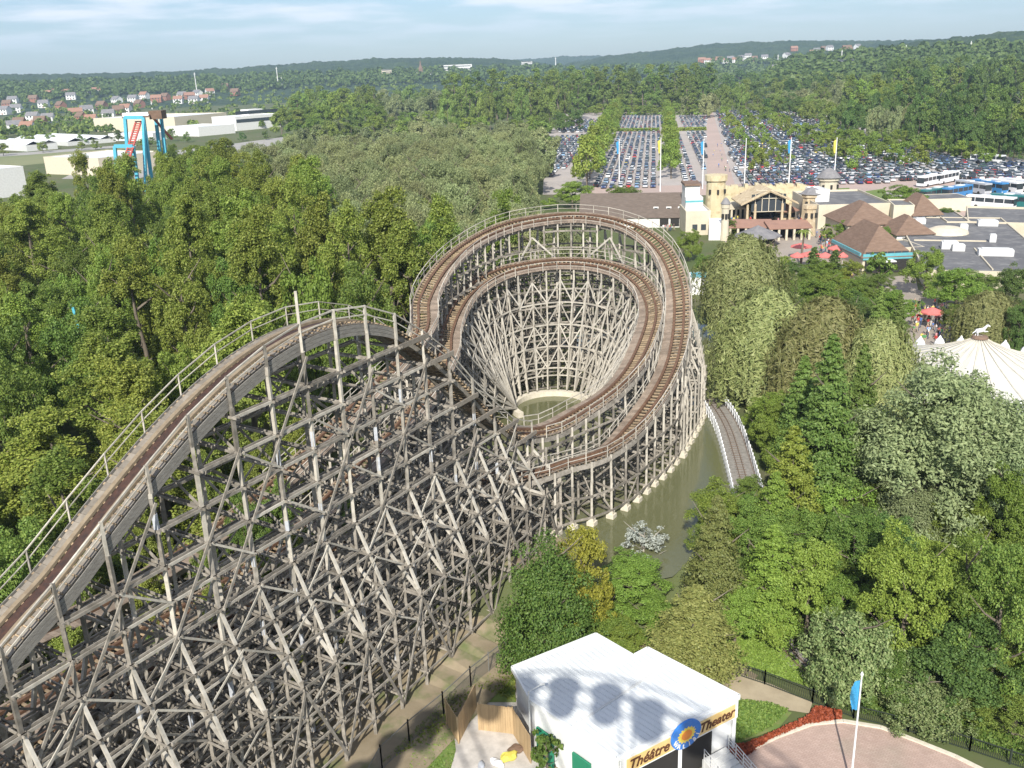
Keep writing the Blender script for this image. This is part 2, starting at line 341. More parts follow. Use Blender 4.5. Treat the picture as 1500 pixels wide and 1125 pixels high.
# ---- trestle of the helix tracks ------------------------------------------------
LV = 2.13; Z0 = .85
levels = [Z0+LV*k for k in range(12)]
def inhill(p):
    s, b = toSB(p); return b > -2.5 and b < -.5 and s < 26.2
ring_c = Vector((4.9, 106.2, 0)); ring_r = 4.8
def trestle(L, sp, fan, flip, start, end, outr=True):
    prev = None; k = 0; n = int(sp/.5)
    for i in range(start, end, n):
        t, r = frame(L, i); p = L[i]; s, b = toSB(p)
        A = offs(L, i, -1.25, -.3); B = offs(L, i, 1.25, -.3)
        hl = s > 26 or abs(b+1.45) > 2
        row = []
        offsO = 0
        o = flip                                   # outer side sign
        ztop = min(A.z, B.z)
        posts = [(-1.25, A.z), (1.25, B.z)]
        for of, zt in posts:
            g = Vector((p.x+r.x*of, p.y+r.y*of, 0)); c = zt
            fan_in = (not outr) and s > 35 and p.y > 92 and of < 0
            z0_ = zt*.68 if fan_in else gzone(g)
            zz = [z0_] + [z for z in (4.3, 8.5, 12.8, 17.1) if z0_+.5 < z < zt-1] + [zt+.2]
            for a_, b_ in zip(zz[:-1], zz[1:]):
                j = Vector((random.uniform(-.03, .03), random.uniform(-.03, .03), 0))
                beam('support_post', g+UPZ*a_+j, g+UPZ*b_+j, .2, .2, mat=m_wood2 if (fan and random.random() < .6) or random.random() < .12 else m_wood)
        # outrigger on the outside
        spread = max(.3, (ztop-9.5)*.42) if (s > 27 and outr and ztop > 9) else 0.0
        if spread > 0:
            of = o*(1.25+spread); zt = ztop*.62
            top = Vector((p.x+r.x*o*1.25, p.y+r.y*o*1.25, zt)); foot = Vector((p.x+r.x*of, p.y+r.y*of, .7))
            if spread > 1.6:
                mz_ = zt*1.02
                fq = lambda f_, z_, p=p, r=r: Vector((p.x+r.x*o*(1.25+spread*f_), p.y+r.y*o*(1.25+spread*f_), z_))
                hi_ = fq(.62, mz_); mid = fq(1, mz_*.55)
                beam('brace', fq(0, ztop-.8), hi_, .16, .16, mat=m_wood2); beam('brace', hi_, mid, .18, .18, mat=m_wood2); beam('support_post', mid, foot, .2, .2, mat=m_wood2)
                beam('support_post', fq(.62, .7), hi_, .18, .18, mat=m_wood2)
                beam('brace', fq(0, zt*.9), mid, .15, .15, mat=m_pale)
                beam('brace', fq(0, .8), mid, .13, .13, mat=m_wood2); beam('brace', fq(0, mz_*.5), hi_, .12, .12, mat=m_wood2); beam('girt', fq(0, mz_), hi_, .08, .18, mat=m_wood2); beam('girt', fq(0, mz_*.55), mid, .08, .18, mat=m_wood2)
            else:
                beam('support_post', foot, foot+UPZ*(ztop*.5), .19, .19, mat=m_wood2); beam('brace', foot+UPZ*(ztop*.5), top+UPZ*2, .15, .15, mat=m_wood2)
            FOOT.append((foot.x, foot.y, of))
        if outr and s > 26 and b > 0 and spread == 0: FOOT.append((p.x+r.x*o*1.25, p.y+r.y*o*1.25, 0))
        oo = o*(1.25+(spread if spread > 0 else 0))
        # girts + cross bracing of the bent
        q = lambda of, z, p=p, r=r: Vector((p.x+r.x*of, p.y+r.y*of, z))
        lv = [z for z in levels if z < ztop-.6]
        for j, z in enumerate(lv):
            o1 = oo if (spread > 0 and z < min(6.4, ztop*.5)) else o*1.25
            beam('girt', q(-o*1.85, z), q(o1+o*.3, z), .07, .2)
        zc = lv+[ztop-.2]
        for j in range(0, len(zc)-1, 1):
            a_, b_ = (-1.25, 1.25) if (j+k) % 2 else (1.25, -1.25)
            if j % 3 != 2: beam('brace', q(a_, zc[j]), q(b_, zc[j+1]), .06, .17)
        cur = dict(r=r, p=p, lv=len(lv), zt=ztop, q=q, oo=oo, sp=spread, o=o)
        if prev:
            for of in (-1.25-.12, 1.25+.12):
                for j in range(min(prev['lv'], cur['lv'])):
                    beam('ledger', prev['q'](of, levels[j]), q(of, levels[j]), .08, .2)
            if spread > 0 and prev['sp'] > 0:
                if spread > 1.6 and prev['sp'] > 1.6:
                    for f_, z_ in ((.62, .63), (.81, .5), (.62, .45), (1, .34), (.62, .25)):
                        A_ = Vector((prev['p'].x+prev['r'].x*o*(1.5+prev['sp']*f_), prev['p'].y+prev['r'].y*o*(1.5+prev['sp']*f_), prev['zt']*z_)); B_ = Vector((p.x+r.x*o*(1.25+spread*f_), p.y+r.y*o*(1.25+spread*f_), ztop*z_))
                        beam('ledger', A_, B_, .08, .18, mat=m_wood2)
                        if k % 2: beam('brace', A_, B_-UPZ*ztop*.14, .07, .15, mat=m_pale)
                for j in range(min(2, prev['lv'], cur['lv'])):
                    beam('ledger', prev['q'](prev['oo'], levels[j]), q(oo, levels[j]), .08, .2, mat=m_wood2)
            if k % 3 == 0:
                for j in range(0, min(prev['lv'], cur['lv'])-1, 1):
                    of = 1.37 if (k//3) % 2 else -1.37
                    if (j+k//3) % 2: beam('brace', prev['q'](of, levels[j]), q(of, levels[j+1]), .06, .15)
                    else: beam('brace', prev['q'](of, levels[j+1]), q(of, levels[j]), .06, .15)
        prev = cur; HIST.append(cur); k += 1
FOOT = []; HIST = []
def idx_at(L, cond):
    return [i for i in range(len(L)) if cond(*toSB(L[i]), i)]
iH = max(i for i in range(len(LM)) if toSB(LM[i])[0] < 26 and i < len(LM)//2 and abs(toSB(LM[i])[1]+1.45) < .6)
trestle(LM, 2.0, True, 1, iH+1, len(LM)-1, False)
inner_hist = [h for h in HIST if toSB(h['p'])[0] > 33]
trestle(LO, 2.0, True, -1, 1, len(LO)-1)

# ---- tall straight trestle under the hill (posts every 2.95 m, girts every 2.13 m) ----
HZ = [(v.dot(dS), 0) for v in []]
def hill_z(s):
    best = min(range(iH+2), key=lambda i: abs(toSB(LM[i])[0]-s)); return LM[best].z
hl_levels = [-1.28+2.13*k for k in range(14)]
prev = None; nr_ = MB(); ptop = None
for k in range(-9, 10):
    s = k*2.95; zt = hill_z(s)
    qt = S(s, .27, zt+1.2)
    if ptop is not None: nr_.beam(ptop, qt, .1, .09); nr_.beam(ptop-UPZ*.55, qt-UPZ*.55, .06, .07)
    ptop = qt
    top = zt+1.25 if k not in (0,) else 28.0
    jit = lambda: Vector((random.uniform(-.03, .03), random.uniform(-.03, .03), 0))
    for row, (b, t_) in enumerate(((0.27, top), (-3.15, zt-.3))):
        zz = [gzone(S(s, b, 0)), 3, 7.3, 11.5, 15.8, 20, 24.2]; zz = sorted([z for z in zz if z < t_-1]+([zt-.6] if t_ > zt else [])+[t_])
        for a_, c_ in zip(zz[:-1], zz[1:]):
            pw = .16 if c_ > zt else .2
            beam('support_post', S(s, b, a_)+jit(), S(s, b, c_)+jit(), pw, pw, mat=m_wood2 if random.random() < .55 else m_wood)
            if row == 0 and c_-a_ > 3 and random.random() < .4:      # whitewashed splice sleeves
                zz_ = random.uniform(a_+.4, max(a_+.5, c_-1.6)); beam('splice', S(s, b, zz_), S(s, b, zz_+1.0), .225, .225, mat=m_splice)
    for b in (-1.45,):
        beam('support_post', S(s, b, gzone(S(s, b, 0))), S(s, b, min(11.5, zt-2)), .2, .2)
    lv = [z for z in hl_levels if z < zt-.7]
    hb = min(11.5, zt-1.5)
    # battered legs to the front and to the back
    if zt > 9:
        for (t0, f0) in (((.35, hb), (3.0, 5.3)), ((.2, hb-3.4), (3.0, 5.25))):
            m_ = S(s, (t0[0]+f0[0])/2+.12, (t0[1]+f0[1])/2-.1)
            beam('brace', S(s, t0[0], t0[1]), m_, .17, .17, mat=m_pale); beam('brace', m_, S(s, f0[0], f0[1]), .17, .17, mat=m_pale)
        beam('support_post', S(s, 3.0, gzone(S(s, 3.0, 0))), S(s, 3.0, 5.6), .22, .22, mat=m_wood)
        beam('support_post', S(s, 1.65, gzone(S(s, 1.65, 0))), S(s, 1.65, 8.2), .18, .18)
        beam('brace', S(s, -3.3, hb), S(s, -5.9, 5.3), .2, .2, mat=m_wood2); beam('support_post', S(s, -5.9, gzone(S(s, -5.9, 0))), S(s, -5.9, 5.5), .2, .2)
    for j, z in enumerate(lv):
        f = .7
        if z < 5.4: f = 3.3
        elif z < hb: f = .3+2.7*(hb-z)/(hb-5.3)+.35
        g = -3.6 if z > 5.4 else -6.1
        beam('girt', S(s-.13, g, z), S(s-.13, f, z), .06, .15); beam('girt', S(s+.13, g, z), S(s+.13, f*.98, z), .06, .15)
        if j and (j+k) % 2: beam('brace', S(s, .2, lv[j-1]), S(s, -3.1, z), .06, .18)
        elif j: beam('brace', S(s, -3.1, lv[j-1]), S(s, .2, z), .06, .18)
    for j in range(min(4, len(lv))):      # lower bays
        if (j+k) % 2 and j: beam('brace', S(s, 3, lv[j-1]), S(s, .3, lv[j]), .06, .16)
    cur = (s, lv, hb)
    if prev:
        ps, plv, _ = prev
        for j in range(min(len(lv), len(plv))):
            z = lv[j]
            for b in (.47, -3.37):
                beam('ledger', S(ps-.15, b, z), S(s+.15, b, z), .08, .17, mat=m_wood2 if random.random() < .4 and b > 0 else m_wood)
                beam('ledger', S(ps, b-.32, z), S(s, b-.32, z), .06, .15)
            if z < 5.4:
                beam('ledger', S(ps-.1, 3.13, z), S(s+.1, 3.13, z), .08, .16); beam('ledger', S(ps, -6, z), S(s, -6, z), .09, .2)
            elif z < hb:
                f = .3+2.7*(hb-z)/(hb-5.3)+.16; beam('ledger', S(ps-.1, f, z), S(s+.1, f, z), .08, .16)
        if len(lv) < len(plv):
            z = plv[len(lv)]; beam('ledger', S(ps-.1, .5, z), S(s+.35, .5, z), .12, .34, mat=m_grey); beam('ledger', S(ps-.1, -3.4, z), S(s+.35, -3.4, z), .12, .34, mat=m_grey)
    prev = cur
def zlim(s): return hill_z(s)-.8
for k in range(-9, 10):          # long wind braces in the two faces
    s = k*2.95
    if k % 2 == 0:
        z = min(zlim(s), 24.5)
        z -= (2.13 if (k//2) % 2 else 0)
        x = s
        while z > 1:
            nx, nz = x-2.95*1.0, z-2.13*2
            if nz < 0: break
            beam('brace', S(x, .58, z), S(nx, .58, nz), .07, .17); x = nx; z = nz
            if x < s-2.5*2.95: break
    if k % 3 == 0:
        z = min(zlim(s), 23); x = s
        while z > 1.5 and x < s+5*2.95:
            nx, nz = x+2.95, z-2.6
            if nz < 0 or z > zlim(x)+.5 or nz > zlim(nx): break
            beam('brace', S(x, -3.5, z), S(nx, -3.5, nz), .07, .19); x = nx; z = nz
for k in range(-9, 8):          # slim counter braces in the front and rear faces
    s = k*2.95
    for j in range(0, 12):
        z = hl_levels[j+1] if j+1 < len(hl_levels) else 99
        if z < 5 or z+2.2 > min(zlim(s), zlim(s+2.95)): continue
        if (k*2+j) % 4 == 0: beam('brace', S(s, .62, z+2.13), S(s+2.95, .62, z), .05, .13, mat=m_wood2)
        if (k+j) % 3 == 0: beam('brace', S(s, -3.55, z), S(s+2.95, -3.55, z+2.13), .05, .13)
    for z in (3.0, 7.2): beam('brace', S(s, 3.0 if z < 5 else 1.9, z+2.1 if k % 2 else z), S(s+2.95, 3.0 if z < 5 else 1.9, z if k % 2 else z+2.1), .05, .12, mat=m_wood2)
for k in range(-9, 9):           # plan bracing and low front braces
    s = k*2.95
    if k % 2: beam('brace', S(s, 3.2, -2), S(s+2.95, 3.2, 4.9), .07, .18)
    else: beam('brace', S(s, 3.2, 4.9), S(s+2.95, 3.2, -2), .07, .18)
    if k % 2: beam('brace', S(s, 1.2, 9.4), S(s+2.95, .6, 11.3), .06, .17, mat=m_wood2)
for k in range(-9, 9):           # cross bracing in the inner rows
    s = k*2.95; zz = [z for z in hl_levels if z < min(11.6, hill_z(s)-1, hill_z(s+2.95)-1)]
    for j in range(len(zz)-1):
        for b, zm in ((-1.45, 12), (1.65, 7.5), (-5.9, 5.2), (-3.5, 12)):
            if zz[j+1] > zm: continue
            if (j+k) % 2: beam('brace', S(s, b, zz[j]), S(s+2.95, b, zz[j+1]), .05, .13)
            else: beam('brace', S(s, b, zz[j+1]), S(s+2.95, b, zz[j]), .05, .13)
            if b in (-1.45, 1.65): beam('ledger', S(s, b-.1, zz[j]), S(s+2.95, b-.1, zz[j]), .06, .14)
for k in range(-9, 10):          # lighter back trestle between the hill and the low tracks
    s = k*2.95
    for b, h in ((-4.5, 9.0), (-9.1, 4.0), (-13.3, 5.0)):
        beam('support_post', S(s+.6, b, gzone(S(s, b, 0))), S(s+.6, b, h), .16, .16, mat=m_wood2 if k % 3 else m_wood)
        for z in (1.0, 3.1, 5.2, 7.4):
            if z < h and k < 9: beam('ledger', S(s+.6, b, z), S(s+3.55, b, z+.0), .06, .14); beam('brace', S(s+.6, b, z-1.6), S(s+3.55, b, z+.4), .05, .12)
# ---- fan of leaning legs from the inner bend down to the ring footing ----
hp = None
for n_, h in enumerate(inner_hist):
    p, q, r = h['p'], h['q'], h['r']; s, b = toSB(p)
    g = Vector((p.x, p.y, 0))-ring_c; g.z = 0
    ang = math.atan2(g.y, g.x); nn = len(inner_hist)
    a_w = math.atan2((ring_c-p).y, (ring_c-p).x)
    ang = max(RAD(-25), ang) if ang > RAD(-90) else RAD(200)
    if ang < 0 and p.x < 3: ang = RAD(205)
    foot = ring_c + Vector((math.cos(ang)*ring_r, math.sin(ang)*ring_r, .9))
    inn_side = -1.35
    top = q(inn_side, h['zt']*.93); mid = q(inn_side, h['zt']*.62); low = q(inn_side, h['zt']*.36)
    cur = dict(foot=foot, top=top, mid=mid, low=low)
    far = s > 36 and p.y > (93 if p.x < 3 else 94)
    if far:
        for t_, sag in ((top, .0), (mid, .0), (low, .0)):
            c = t_.lerp(foot, .5)+Vector((random.uniform(-.1, .1), random.uniform(-.1, .1), random.uniform(-.1, .1)))
            beam('fan_leg', t_, c, .17, .17, mat=m_pale if random.random() < .5 else m_wood2); beam('fan_leg', c, foot, .17, .17, mat=m_pale if random.random() < .5 else m_wood2)
        for f_ in (.2, .4, .6, .8):
            beam('brace', top.lerp(foot, f_), low.lerp(foot, f_*.9), .07, .14, mat=m_wood2)
            if hp:
                beam('ledger', hp['top'].lerp(hp['foot'], f_), top.lerp(foot, f_), .08, .18, mat=m_wood2)
                beam('ledger', hp['mid'].lerp(hp['foot'], f_), mid.lerp(foot, f_), .08, .15, mat=m_wood2)
                if n_ % 2: beam('brace', hp['top'].lerp(hp['foot'], f_), top.lerp(foot, f_-.2), .06, .15, mat=m_pale)
                else: beam('brace', hp['top'].lerp(hp['foot'], f_-.2), top.lerp(foot, f_), .06, .15, mat=m_pale)
                if n_ % 2: beam('brace', hp['mid'].lerp(hp['foot'], f_-.2), mid.lerp(foot, f_), .06, .13, mat=m_wood2)
        hp = cur
# long pale wind braces high in the far bend
fo = [h for h in HIST if h['o'] == -1 and toSB(h['p'])[0] > 56]
for a_ in range(0, len(fo)-4, 6):
    h0, h1, h2 = fo[a_], fo[min(a_+3, len(fo)-1)], fo[min(a_+6, len(fo)-1)]
    beam('brace', h1['q'](1.8, h1['zt']-1), h0['q'](1.8, h0['zt']-6), .09, .2, mat=m_pale); beam('brace', h1['q'](1.8, h1['zt']-1), h2['q'](1.8, h2['zt']-6), .09, .2, mat=m_pale)
# ---- gather beams: the hundred largest of a kind are parts of their own ----
for kind, lst in BM.items():
    lst.sort(key=lambda t: -t[0])
    nI = 95
    for sc_, p, q, w_, h_, side, mat_ in lst[:nI]:
        mb = MB(); mb.beam(p, q, w_, h_, side=side); mb.build(kind, mat_, coaster)
    rest = lst[nI:]
    if rest:
        ms = []; mb = MB()
        for sc_, p, q, w_, h_, side, mat_ in rest:
            if mat_ not in ms: ms.append(mat_)
            mb.beam(p, q, w_, h_, m=ms.index(mat_), side=side)
        o = mb.build({'support_post': 'support_posts', 'girt': 'girts', 'brace': 'braces', 'ledger': 'ledgers', 'fan_leg': 'fan_legs', 'splice': 'splices'}[kind], ms, coaster); o['kind'] = 'stuff'
# ---- handrails ----
for L_, i0, i1 in ((LM, 0, iH+4),):
    handrail(L_, -1, 6, 1.2, 1.66, i0, i1)
handrail(LM, -1, 4, 1.0, 1.58, iH+6, len(LM)-60); handrail(LM, 1, 4, 1.0, 1.32, iH+6, len(LM)-60)
handrail(LO, -1, 4, 1.0, 1.32, 90, len(LO)-80); handrail(LO, 1, 4, .95, 1.58, 90, len(LO)-80)
nr_.build('handrail', m_wood2, coaster)
# ---- footings ----
FOOT.sort(key=lambda f: dist((f[0], f[1], 0)))
for x, y, of in FOOT[:60]:
    mb = MB(); mb.box((x, y, -.3), (.75, .75, .75), AZ*-1); mb.box((x, y, .45), (.5, .5, .3), AZ*-1); mb.build('footing', m_conc, coaster)
# ring beam under the fan: an arc, open towards the near side
mb = MB(); A0, A1, n = RAD(-35), RAD(215), 40
for i in range(n):
    for a_, b_ in ((A0+(A1-A0)*i/n, A0+(A1-A0)*(i+1)/n),):
        P = []
        for z in (-.3, .7):
            for an, rr in ((a_, ring_r-.35), (a_, ring_r+.4), (b_, ring_r+.4), (b_, ring_r-.35)): P.append(ring_c+Vector((math.cos(an)*rr, math.sin(an)*rr, z)))
        mb.hexa(P)
mb.build('ring_footing', m_conc, coaster)
# ================================================================== ground, lake
def struct(o, name=None): o['kind'] = 'structure'; return o
m_ground = noise_mat('park_ground', (.075, .105, .032), (.11, .125, .05), scale=.02, rough=1, c3=(.13, .115, .07), s2=.11, detail=8)
m_dirt = noise_mat('bare_soil', (.30, .245, .165), (.21, .17, .11), scale=.35, rough=1, c3=(.13, .15, .06), s2=.6, detail=8, bump=.3)
m_grass = noise_mat('lawn', (.10, .17, .035), (.16, .215, .06), scale=.5, rough=1, detail=8, c3=(.2, .2, .08), s2=1.7)
m_gravel = noise_mat('pale_gravel', (.56, .52, .47), (.42, .39, .35), scale=1.2, rough=1, detail=10, bump=.3)
m_pave = noise_mat('pink_paving', (.50, .37, .31), (.42, .31, .26), scale=.6, rough=.9, detail=8, c3=(.36, .30, .24), s2=.22)
nt_ = m_pave.node_tree; bs_ = nt_.nodes['Principled BSDF']; src_ = bs_.inputs['Base Color'].links[0].from_socket
tb = N(nt_, 'ShaderNodeTexBrick', Scale=1.6); tcb = N(nt_, 'ShaderNodeTexCoord'); mpb = N(nt_, 'ShaderNodeMapping'); mpb.inputs['Rotation'].default_value = (0, 0, .6); nt_.links.new(tcb.outputs['Object'], mpb.inputs['Vector']); nt_.links.new(mpb.outputs['Vector'], tb.inputs['Vector'])
tb.inputs['Color1'].default_value = (1, 1, 1, 1); tb.inputs['Color2'].default_value = (.88, .86, .85, 1); tb.inputs['Mortar'].default_value = (.72, .7, .68, 1); tb.inputs['Mortar Size'].default_value = .02
mb_ = N(nt_, 'ShaderNodeMix', data_type='RGBA', blend_type='MULTIPLY'); mb_.inputs['Factor'].default_value = 1; nt_.links.new(src_, mb_.inputs['A']); nt_.links.new(tb.outputs['Color'], mb_.inputs['B']); nt_.links.new(mb_.outputs['Result'], bs_.inputs['Base Color'])
m_asph = noise_mat('grey_asphalt', (.13, .125, .12), (.17, .165, .155), scale=.3, rough=.95, detail=8)
g = MB()
xs = [-6000, -4500, -2500, -1200, -600, -300, -150, -80, -40, 0, 40, 80, 150, 300, 600, 1200, 2500, 4500, 6000]
ys = [-1500, -600, -100, 0, 30, 58, 61, 63, 65, 67, 70, 120, 250, 500, 1000, 2000, 3500, 4800, 6200]
g.v = [(x, y, gz(x, y)) for y in ys for x in xs]; nx = len(xs)
for j in range(len(ys)-1):
    for i in range(nx-1): g.f.append((j*nx+i, j*nx+i+1, (j+1)*nx+i+1, (j+1)*nx+i)); g.m.append(0)
struct(g.build('ground', m_ground))
def sheet(name, pts, z, mat, px=True):
    P = [at(p[0], p[1], z) if px else Vector((p[0], p[1], z)) for p in pts]
    mb = MB(); mb.poly([(p.x, p.y, z) for p in P]); return struct(mb.build(name, mat))
# lake water
m, nt, bs = newmat('pond_water'); m_water = m; L = nt.links.new
tc = N(nt, 'ShaderNodeTexCoord'); no = N(nt, 'ShaderNodeTexNoise', Scale=1.6, Detail=3.0); L(tc.outputs['Object'], no.inputs['Vector'])
n2 = N(nt, 'ShaderNodeTexNoise', Scale=.09, Detail=6.0); L(tc.outputs['Object'], n2.inputs['Vector'])
mx = N(nt, 'ShaderNodeMix', data_type='RGBA'); mx.inputs['A'].default_value = (.105, .112, .05, 1); mx.inputs['B'].default_value = (.14, .14, .07, 1); L(n2.outputs['Fac'], mx.inputs['Factor'])
L(mx.outputs['Result'], bs.inputs['Base Color']); bs.inputs['Roughness'].default_value = .1; bs.inputs['Specular IOR Level'].default_value = .5
bp = N(nt, 'ShaderNodeBump', Strength=.3, Distance=.05); L(no.outputs['Fac'], bp.inputs['Height']); L(bp.outputs['Normal'], bs.inputs['Normal'])
lake_px = [(780, 800), (835, 800), (872, 838), (925, 856), (985, 845), (1035, 800), (1088, 745), (1100, 690), (1075, 620), (1070, 560), (1078, 520), (1060, 480), (1000, 470), (900, 480), (800, 500), (720, 540), (700, 590), (720, 640), (740, 720)]
sheet('lake', lake_px, .05, m_water)
mb = MB()      # soil under the trestle, following the lower ground
for k in range(-40, 26, 2):
    for b0, b1 in ((8 if k < 12 else 5, -6), (-6, -24)):
        P = [S(k, b0, 0), S(k+2, b0, 0), S(k+2, b1, 0), S(k, b1, 0)]
        mb.poly([(p.x, p.y, gz(p.x, p.y)+.12) for p in P])
struct(mb.build('soil', m_dirt))
# ================================================================== trees
m_bark = noise_mat('bark', (.13, .105, .08), (.20, .17, .13), scale=3, rough=.95, bump=.4, stretch=(1, 1, .3))
m_barkp = noise_mat('pale_bark', (.42, .39, .33), (.25, .22, .18), scale=3, rough=.95, stretch=(1, 1, .3))
LEAF = {
 'poplar': leaf_mat('poplar_leaves', (0.123, 0.182, 0.025), (0.311, 0.359, 0.075)),
 'broad': leaf_mat('broad_leaves', (0.088, 0.159, 0.028), (0.226, 0.302, 0.064)),
 'flime': leaf_mat('distant_lime_leaves', (0.170, 0.239, 0.037), (0.280, 0.364, 0.074)),
 'fgreen': leaf_mat('distant_green_leaves', (0.123, 0.193, 0.040), (0.265, 0.338, 0.084)),
 'dark': leaf_mat('dark_leaves', (0.074, 0.132, 0.033), (0.156, 0.228, 0.057)),
 'sallow': leaf_mat('grey_green_leaves', (0.174, 0.204, 0.086), (0.349, 0.387, 0.174)),
 'olive': leaf_mat('silver_leaves', (0.174, 0.226, 0.097), (0.323, 0.375, 0.180)),
 'yellow': leaf_mat('yellow_green_leaves', (0.139, 0.204, 0.030), (0.271, 0.334, 0.062)),
 'gold': leaf_mat('golden_leaves', (0.177, 0.203, 0.025), (0.344, 0.350, 0.052)),
 'willow': leaf_mat('willow_leaves', (0.189, 0.219, 0.073), (0.379, 0.384, 0.158)),
 'cypress': leaf_mat('feathery_needles', (0.113, 0.190, 0.040), (0.226, 0.309, 0.074)),
 'lime': leaf_mat('lime_leaves', (0.142, 0.221, 0.032), (0.256, 0.339, 0.064)),
 'larch': leaf_mat('olive_brown_needles', (0.164, 0.203, 0.057), (0.289, 0.308, 0.096)),
 'white': leaf_mat('whitish_twigs', (0.354, 0.374, 0.333), (0.541, 0.572, 0.499), trans=.1),
 'red': leaf_mat('red_leaves', (.35, .05, .05), (.55, .10, .09)),
 'variegated': leaf_mat('variegated_leaves', (0.112, 0.174, 0.054), (0.302, 0.348, 0.148)),
}
def leaves(C, Nrm, size, aspect=1.6, spread=.6, r=None, bend=True):
    """C centres (n,3), Nrm preferred normals; returns verts, quads: small diamond-ish leaf faces"""
    r = r or rng; n = len(C)
    nn = Nrm/np.maximum(1e-6, np.linalg.norm(Nrm, axis=1))[:, None] + r.normal(0, spread, (n, 3)); nn /= np.linalg.norm(nn, axis=1)[:, None]
    t = r.normal(0, 1, (n, 3)); t -= nn*np.sum(t*nn, axis=1)[:, None]; t /= np.linalg.norm(t, axis=1)[:, None]
    b = np.cross(nn, t); s = (size*r.uniform(.55, 1.3, n))[:, None]
    h = s*.5*aspect; w_ = s*.5
    V = np.stack([C-t*h, C+b*w_-t*h*.1+nn*s*.12, C+t*h, C-b*w_+t*h*.15], axis=1).reshape(-1, 3)
    return V, np.arange(4*n).reshape(-1, 4)
leaf_far = False
def crown_pts(r, kind, R, Hc, nclump, nleaf):
    C = []; Nn = []
    if kind == 'willow':
        # hanging curtains of strands falling from a lumpy dome
        ns = nclump
        for i in range(ns):
            u = r.uniform(0, 1)**.6; a = r.uniform(0, 2*math.pi); lump = 1+.22*math.sin(3*a+i % 3)*u+.12*math.sin(7*a)
            x, y = math.cos(a)*R*u*lump, math.sin(a)*R*u*lump
            ztop = Hc*(.98-.42*u**2.4+.05*math.sin(5*a+9*u)); ln = Hc*(.16+.58*u*r.uniform(.5, 1.0)); k = max(4, int(nleaf/ns*r.uniform(.6, 1.4)))
            tt = r.uniform(0, 1, k); dx = r.normal(0, .10, (k, 2)); sway = r.normal(0, .35, 2)
            ox, oy = math.cos(a)*.35*R*.2, math.sin(a)*.35*R*.2
            P = np.stack([x+ox*tt+sway[0]*tt+dx[:, 0], y+oy*tt+sway[1]*tt+dx[:, 1], np.maximum(.4, ztop-ln*tt)], axis=1)
            C.append(P); Nn.append(np.tile([math.cos(a)*(.3+u), math.sin(a)*(.3+u), .75-.45*u], (k, 1)))
        return np.concatenate(C), np.concatenate(Nn)
    if kind in ('cypress', 'cone'):
        nb = nclump
        for i in range(nb):
            f = (i+.5)/nb; z = Hc*(.06+.93*f); rr = R*(1-f)**.75*(1.0 if f > .1 else .8)*r.uniform(.72, 1.12)+.15
            a = i*2.399+r.normal(0, .3); k = max(6, int(nleaf/nb*(.45+1.3*(1-f))))
            t = np.sqrt(r.uniform(.03, 1, k)); wob = r.normal(0, .07*rr+.07, (k, 3)); wob[:, 2] *= .5
            x = math.cos(a)*rr*t; y = math.sin(a)*rr*t; zz = z - .16*rr*t**2 + .05*rr
            wd = r.normal(0, .19*rr, k)*t
            P = np.stack([x-math.sin(a)*wd, y+math.cos(a)*wd, zz], axis=1)+wob
            C.append(P); Nn.append(np.tile([math.cos(a)*.7, math.sin(a)*.7, .8], (k, 1)))
        return np.concatenate(C), np.concatenate(Nn)
    cl = []; ph = r.uniform(0, 6.28, 3)
    lob = lambda v: 1+.20*math.sin(2*math.atan2(v[1], v[0])+ph[0])+.13*math.sin(5*math.atan2(v[1], v[0])+ph[1]+3*v[2])
    def env(v, u):
        if kind == 'poplar':
            f = max(0, (v[2]+.42)/1.0); rad = R*(1.0+.12*f-.55*f**2.6)*lob(v); return np.array([v[0]*rad*u, v[1]*rad*u, Hc*(.05+.9*f)])
        if kind == 'bush': lb = lob(v); return np.array([v[0]*R*u*.9*lb, v[1]*R*u*.9*lb, Hc*(.10+.80*max(0, v[2]+.1)*u)])
        lb = lob(v); return np.array([v[0]*R*u*.9*lb, v[1]*R*u*.9*lb, Hc*.47+v[2]*Hc*.84*u*(.85+.15*lb)])
    def rv():
        v = r.normal(0, 1, 3); v /= np.linalg.norm(v); v[2] = abs(v[2])*1.0-.42 if kind != 'bush' else abs(v[2])*.95-.1; return v
    far_ = leaf_far
    lobes = [env(rv(), r.uniform(.55, .95)) for _ in range(16 if kind != 'bush' else 40)]
    for i in range(nclump if far_ else nclump*2):
        if i % 5 == 0: c = env(rv(), r.uniform(.6, 1.0))
        else:
            o = lobes[r.integers(len(lobes))]; d = r.normal(0, 1, 3); d /= np.linalg.norm(d); d[2] = d[2]*.8+.15; c = o+d*R*r.uniform(.2, .42)*np.array([1, 1, 1.15 if kind == 'poplar' else .85])
        c[2] = max(Hc*.03, min(Hc*.98, c[2]))
        cl.append((c, R*(r.uniform(.14, .28) if far_ else (r.uniform(.13, .24) if kind == 'bush' else r.uniform(.08, .19)))))
    tot = sum(c[1]**2 for c in cl)
    mid = np.array([0, 0, Hc*.42])
    for c, q in cl:
        k = int(nleaf*q*q/tot)
        v = r.normal(0, 1, (k, 3)); v /= np.linalg.norm(v, axis=1)[:, None]
        out = (c-mid)/max(.1, np.linalg.norm(c-mid)); d = v@out; keep = d > -.35; v = v[keep]; k = len(v)
        rad = q*(r.uniform(.25, 1.15, k)**.6)[:, None]*np.array([1, 1, 1.25 if kind == 'poplar' else .85])
        P = c+v*rad; C.append(P); Nn.append(v*.7+out*.45+np.array([0, 0, .35]))
    return np.concatenate(C), np.concatenate(Nn)
